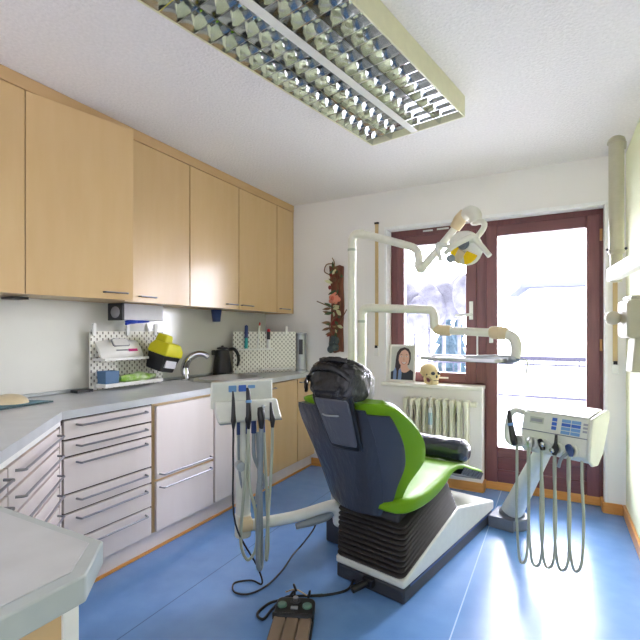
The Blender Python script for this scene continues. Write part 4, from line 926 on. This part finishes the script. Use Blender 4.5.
def onpanel(x0, x1, s0, s1, nm, mm_, th=.003):
    # s from 0 (seam) to 1 (top edge) on the sloping control panel
    a = Vector((0, -.04, .742)); e = Vector((0, -.01, .835)); n = Vector((0, -.952, .307))
    pts = [Vector((x0, *(a.lerp(e, s0)).yz)), Vector((x1, *(a.lerp(e, s0)).yz)), Vector((x1, *(a.lerp(e, s1)).yz)), Vector((x0, *(a.lerp(e, s1)).yz))]
    MB(FQ).loft([[p - n * .002 for p in pts], [p + n * th for p in pts]]).build(nm, mm_, t)
onpanel(-.115, -.035, .42, .80, 'display', 'lcd'); onpanel(-.108, -.042, .52, .7, 'display_digits', 'greyprint', .0035)
for r in range(3): onpanel(.012, .038, .2 + .25 * r, .40 + .25 * r, 'button', 'blue')
for c_ in range(2):
    for r in range(4):
        onpanel(.065 + .052 * c_, .112 + .052 * c_, .05 + .22 * r, .23 + .22 * r, 'button', ('lblue', 'lblue', 'blue', 'lblue')[r])
for r in range(3): onpanel(.165 + .012, .165 + .034, .3 + .2 * r, .42 + .2 * r, 'indicator', 'greyprint')
spots = [-.158, -.085, -.015, .06, .135]
for k, x in enumerate(spots):
    MB(FQ).lathe([(.034, 0), (.034, .035), (.026, .04), (.026, .012), (0, .012)], (x, -.035, .665), (0, -1, .12), 20).build('holder_ring', 'unit', t)
DG = 'dentist handpieces'
labs = ['long black syringe leaning upright, leftmost on the dentist console', 'short steel handpiece, second from left on the dentist console', 'short black and chrome handpiece in the middle of the dentist console', 'black handpiece with upright nozzle, second from right on the dentist console', 'dark handpiece with grey tip pointing down, rightmost on the dentist console']
bots = [-.045, -.03, -.01, .005, .03]; wds = [.045, .055, .055, .055, .05]
for k, x in enumerate(spots):
    h_ = thing('handpiece', labs[k], 'handpiece', FQ @ Vector((x, -.09, .66)), 0, DG)
    if k == 0:
        MB(FQ).tube([(x - .055, -.085, .845), (x - .05, -.09, .82), (x - .035, -.10, .76), (x - .015, -.105, .68), (x - .01, -.10, .65)], [.007, .013, .015, .021, .016], 12, 4).build('handle', 'black', h_)
        MB(FQ).lathe([(.0165, -.008), (.0185, 0), (.0165, .008)], (x - .036, -.10, .765), (-.25, .08, 1), 12).build('ring', 'lblue', h_)
    elif k == 1: MB(FQ).tube([(x, -.07, .70), (x, -.085, .675), (x, -.09, .65)], [.012, .02, .012], 12, 4).build('handle', 'steel', h_)
    elif k == 2:
        MB(FQ).tube([(x - .02, -.07, .695), (x, -.09, .675), (x + .012, -.10, .65)], [.014, .018, .012], 12, 4).build('handle', 'black', h_); MB(FQ).ball((x + .01, -.1, .682), .015).build('head', 'chrome', h_)
    elif k == 3:
        MB(FQ).tube([(x, -.08, .745), (x, -.085, .70), (x, -.09, .67), (x - .005, -.095, .635)], [.007, .009, .02, .012], 12, 4).build('handle', 'black', h_); MB(FQ).ball((x - .01, -.108, .66), .014).build('head', 'chrome', h_)
    else:
        MB(FQ).tube([(x - .015, -.07, .69), (x + .005, -.095, .675), (x + .015, -.11, .65)], [.018, .02, .01], 12, 4).build('handle', 'navy', h_); MB(FQ).tube([(x - .005, -.09, .665), (x - .03, -.12, .63), (x - .045, -.12, .58)], .009, 10).build('tip', 'hose_grey', h_)
    w_ = wds[k]; zb_ = bots[k]; yq = -.095
    MB().tube([FQ @ Vector(p) for p in ((x, yq, .655), (x, yq, .5), (x - .003, yq, .25), (x + .012, yq, zb_ + .05), (x + w_ * .6, yq + .01, zb_), (x + w_ * 1.1, yq + .02, zb_ + .06), (x + w_ * 1.05, yq + .05, .3), (x + w_ * .8, yq + .06, .5), (x + w_ * .72, yq + .07, .625))], .0068, 10, 7).build('hose', 'hose', h_)

# ------------------------------------------------------------------ wall-mounted x-ray arm on the right
t = thing('xray_arm', 'cream folded x-ray arm with tube head on the lime wall', 'x-ray arm', (.30, 2.998, 1.6))
Xp = Vector((.302, 2.998, 0))
b = MB(); b.lathe([(0, 2.362), (.030, 2.36), (.038, 2.352), (.038, 2.344), (.037, 1.735), (.0, 1.735)], (Xp.x, Xp.y, 0), seg=24); b.build('arm_cover', 'xray', t)
b = MB(); b.lathe([(0, 2.38), (.022, 2.376), (.040, 2.362), (.045, 2.348), (.045, 2.338), (0, 2.337)], (Xp.x, Xp.y, 0), seg=24); b.box(Xp.x + .02, Xp.x + .046, Xp.y - .02, Xp.y + .01, 2.30, 2.335); b.build('top_joint', 'xray', t)
b = MB(); b.lathe([(.038, 1.735), (.041, 1.73), (.041, 1.715), (.030, 1.705), (.030, 1.66), (.028, 1.55)], (Xp.x, Xp.y, 0), seg=20); b.build('lower_collar', 'xray', t)
for xx in (-.044, .044): MB().ball((Xp.x + xx, Xp.y - .01, 1.735), .008).build('screw', 'dark', t)
b = MB(); b.bar((Xp.x - .02, Xp.y + .02, 1.592), (.385, 2.2, 1.605), .05, .075); b.build('wall_arm', 'white', t, bevel=.006)
b = MB(); b.box(XR - .03, XR - .001, 2.12, 2.32, 1.48, 1.74); b.build('wall_plate', 'white', t, bevel=.006)
hx = fr((.36, 2.62, 0), R(10))
b = MB(hx); b.rslab(-.075, .03, 1.235, 1.42, -.075, .075, .02); b.build('tube_head', 'xray', t, bevel=.012, segs=3)
b = MB(hx); b.rslab(-.055, .025, 1.418, 1.44, -.06, .06, .008); b.build('head_cap', 'xray', t, bevel=.004)
b = MB(hx); b.loft([[(-.035, -.05, 1.24), (.035, -.05, 1.24), (.035, .04, 1.24), (-.035, .04, 1.24)], [(-.05, -.05, 1.07), (.035, -.05, 1.07), (.035, .04, 1.07), (-.05, .04, 1.07)]]); b.build('cone', 'xray', t, bevel=.008)
MB(hx).box(.005, .012, -.0525, -.049, 1.10, 1.17).build('cone_mark', 'dark', t)
for zz in (1.33, 1.25): MB(hx).ball((-.015, -.076, zz + .02), .006).build('screw', 'dark', t)
MB(hx).ball((-.105, .03, 1.335), .036, .036, .034).build('ball_joint', 'xray', t)
b = MB(hx); b.cyl((-.105, .03, 1.335), (-.06, .02, 1.335), .016); b.build('joint_pin', 'tan', t)
MB().tube([Vector((.375, 2.62, 1.425)), Vector((.385, 2.52, 1.47)), Vector((.375, 2.42, 1.55)), Vector((.372, 2.38, 1.59))], .016, 10).build('yoke', 'cream', t)

# ------------------------------------------------------------------ foot control with its cord
FF = fr((-1.032, 1.69, 0), R(23))
t = thing('foot_control', 'black foot control with brown pedals on the floor before the chair', 'foot control', (-1.032, 1.69, 0), R(23))
b = MB(FF); b.rslab(-.088, .088, -.09, .05, 0, .045, .03, m=Matrix(((1, 0, 0, 0), (0, 0, 1, 0), (0, 1, 0, .0), (0, 0, 0, 1)))); b.build('control_body', 'black', t, bevel=.008)
b = MB(FF)
for x0, x1 in ((-.082, -.03), (-.027, .027), (.03, .082)): b.box(x0, x1, -.26, -.075, .012, .038)
b.build('pedal_plate', 'pedal', t, bevel=.006)
MB(FF).box(-.09, .09, -.27, -.06, 0, .014).build('pedal_base', 'dark', t, bevel=.004)
for xx in (-.056, .056): MB(FF).lathe([(0, .045), (.021, .045), (.021, .052), (.016, .056), (0, .056)], (xx, -.02, 0)).build('dial', 'sage', t)
MB(FF).lathe([(0, .045), (.024, .045), (.024, .05), (0, .052)], (0, .012, 0)).build('joystick_ring', 'dark', t)
MB(FF).lathe([(0, .05), (.010, .05), (.012, .066), (0, .068)], (0, .012, 0)).build('joystick', 'steel', t)
MB(FF).box(-.016, .016, -.045, -.025, .045, .05).build('centre_button', 'greyprint', t, bevel=.002)
MB(FF).box(-.09, .09, -.083, -.073, .02, .05).build('pedal_bar', 'black', t, bevel=.003)
cord = [FF @ Vector((-.01, .05, .03)), FF @ Vector((-.02, .09, .045)), FF @ Vector((-.05, .075, .02)), G(-1.17, 1.69), G(-1.175, 1.60), G(-1.13, 1.58), G(-1.135, 1.66), G(-1.13, 1.76), G(-1.08, 1.80), G(-.98, 1.86), G(-.90, 1.95), CH @ Vector((-.075, -.01, .03))]
MB().tube(cord, .006, 8, 7).build('cord', 'black', t)
MB().tube([FF @ Vector((.05, .05, .03)), FF @ Vector((.055, .09, .05)), FF @ Vector((.05, .125, .012)), G(-1.03, 1.83), G(-.985, 1.862)], .0055, 8, 6).build('cord_branch', 'black', t)
MB().tube([FF @ Vector((-.01, .09, .05)), FF @ Vector((-.025, .12, .06)), FF @ Vector((-.02, .15, .012))], .0055, 8, 6).build('cord_loop', 'black', t)
b = MB(); p = FF @ Vector((-.015, .115, .02)); b.tube([p + Vector((-.05, -.01, 0)), p + Vector((0, 0, .02)), p + Vector((.05, .02, -.005))], .003, 6); b.build('cable_tie', 'strap', t)

# ------------------------------------------------------------------ outside: balcony, railing, house, trees
tag(MB().box(-4, 4, YR + .16, 5.1, -.25, -.06).build('balcony_slab', 'concrete'), 'pale concrete balcony slab outside the door', 'balcony')
tag(MB().box(-80, 80, 5.2, 160, -3.2, -3.0).build('snowy_ground', 'snow'), 'bright pale ground far beyond the balcony', 'ground')['kind'] = 'stuff'
t = thing('balcony_railing', 'thin metal balcony railing behind the glass door', 'railing', (0, 5.0, -.06))
b = MB(); b.box(-3.6, 3.6, 4.97, 5.01, .98, 1.02); b.build('top_rail', 'rail', t); b = MB(); b.box(-3.6, 3.6, 4.98, 5.0, .60, .62); b.build('bottom_rail', 'rail', t)
b = MB(); b.box(-3.6, 3.6, 4.98, 5.0, .93, .945); b.build('middle_rail', 'rail', t)
for k in range(37): MB().cyl((-3.6 + .2 * k, 4.99, .61), (-3.6 + .2 * k, 4.99, .99), .005, 6).build('bar', 'rail', t)
for xx in (-3.55, -1.2, 1.2, 3.55): MB().box(xx - .02, xx + .02, 4.97, 5.01, -.06, 1.0).build('post', 'rail', t)
HO = Vector((1.2, 30, -2.5)); hfm = fr(HO, R(10))
t = thing('neighbouring_house', 'pale house with grey roof far beyond the balcony door', 'house', HO)
MB(hfm).box(-3.0, 3.0, -3, 3, 0, 6.2).build('house_wall', 'render', t)
MB(hfm).loft([[(-3.6, -3.6, 6.2), (3.6, -3.6, 6.2), (3.6, 3.6, 6.2), (-3.6, 3.6, 6.2)], [(-3.0, -.1, 8.0), (3.0, -.1, 8.0), (3.0, .1, 8.0), (-3.0, .1, 8.0)]]).build('roof', 'roof', t)
for xx in (-1.8, 1.2): MB(hfm).box(xx, xx + 1.0, -3.05, -2.95, 3.6, 5.0).build('window', 'window_dark', t)
def tree(loc, h_, r, label, mm_):
    t = thing('tree', label, 'tree', loc, 0, 'trees beyond the balcony')
    MB().cyl(loc, Vector(loc) + Vector((0, 0, h_ * .8)), r * .07, 8).build('trunk', 'bark', t)
    b = MB(); rnd = random.Random(int(h_ * 100))
    for k in range(9):
        z = h_ * (.12 + .88 * k / 9); rr_ = r * (1 - .85 * k / 9)
        n = 14; ring = [[(loc[0] + q * math.cos(2 * math.pi * j / n) * (1 if j % 2 else .7), loc[1] + q * math.sin(2 * math.pi * j / n) * (1 if j % 2 else .7), loc[2] + zz) for j in range(n)] for q, zz in ((rr_, z), (rr_ * .35, z + h_ * .13), (.02, z + h_ * .17))]
        b.loft(ring)
    b.build('crown', mm_, t)
tree((-5.86, 27, -3), 7.0, 1.1, 'tall blue-green spruce seen through the window glass', 'spruce')
tree((-5.9, 31, -3), 6.4, .9, 'shorter spruce right of the tall one, through the window glass', 'spruce')
b = MB(); rnd = random.Random(3)
for k in range(16): b.ball((-10.5 + k * .42 + rnd.uniform(-.2, .2), 24 + rnd.uniform(-.5, .5), 3.0 + rnd.uniform(-1.0, .5)), .55 + rnd.random() * .3, .5, 1.1, u=10, v=7)
for k in range(8): b.box(-10.2 + k * .8, -10.05 + k * .8, 24.0, 24.15, -3, 3)
o = tag(b.build('bare_hedge', 'hedge'), 'grey bare shrubs seen low through the window glass', 'hedge'); o['kind'] = 'stuff'

# ------------------------------------------------------------------ light and camera
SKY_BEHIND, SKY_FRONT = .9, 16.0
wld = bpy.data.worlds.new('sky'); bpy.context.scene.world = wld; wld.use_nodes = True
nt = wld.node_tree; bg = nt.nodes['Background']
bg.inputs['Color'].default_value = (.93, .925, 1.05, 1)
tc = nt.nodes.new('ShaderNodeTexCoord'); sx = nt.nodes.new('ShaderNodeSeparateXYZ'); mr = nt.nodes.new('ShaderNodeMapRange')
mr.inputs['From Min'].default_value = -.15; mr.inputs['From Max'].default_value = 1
mr.inputs['To Min'].default_value = SKY_BEHIND; mr.inputs['To Max'].default_value = SKY_FRONT      # overcast sky, dimmed behind the camera to cut fill, boosted beyond the window
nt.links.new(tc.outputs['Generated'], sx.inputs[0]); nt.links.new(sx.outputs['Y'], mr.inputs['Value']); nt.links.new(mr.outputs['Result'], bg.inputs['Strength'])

cam = bpy.data.cameras.new('camera'); co = bpy.data.objects.new('camera', cam); C.objects.link(co)
cam.sensor_width = 36; cam.lens = 440 / 640 * 36; cam.shift_y = 13 / 640; cam.clip_start = .05; cam.clip_end = 400
co.location = (0, 0, 1.26); co.rotation_euler = (R(90), 0, math.atan(236 / 440))
sc = bpy.context.scene; sc.camera = co
sc.view_settings.view_transform = 'Standard'; sc.view_settings.look = 'None'; sc.view_settings.gamma = 1; sc.view_settings.use_curve_mapping = False
sc.view_settings.exposure = 1.34
sc.cycles.max_bounces = 10; sc.cycles.diffuse_bounces = 6; sc.cycles.transparent_max_bounces = 12
for o in bpy.data.objects:
    if '_m' in o: del o['_m']
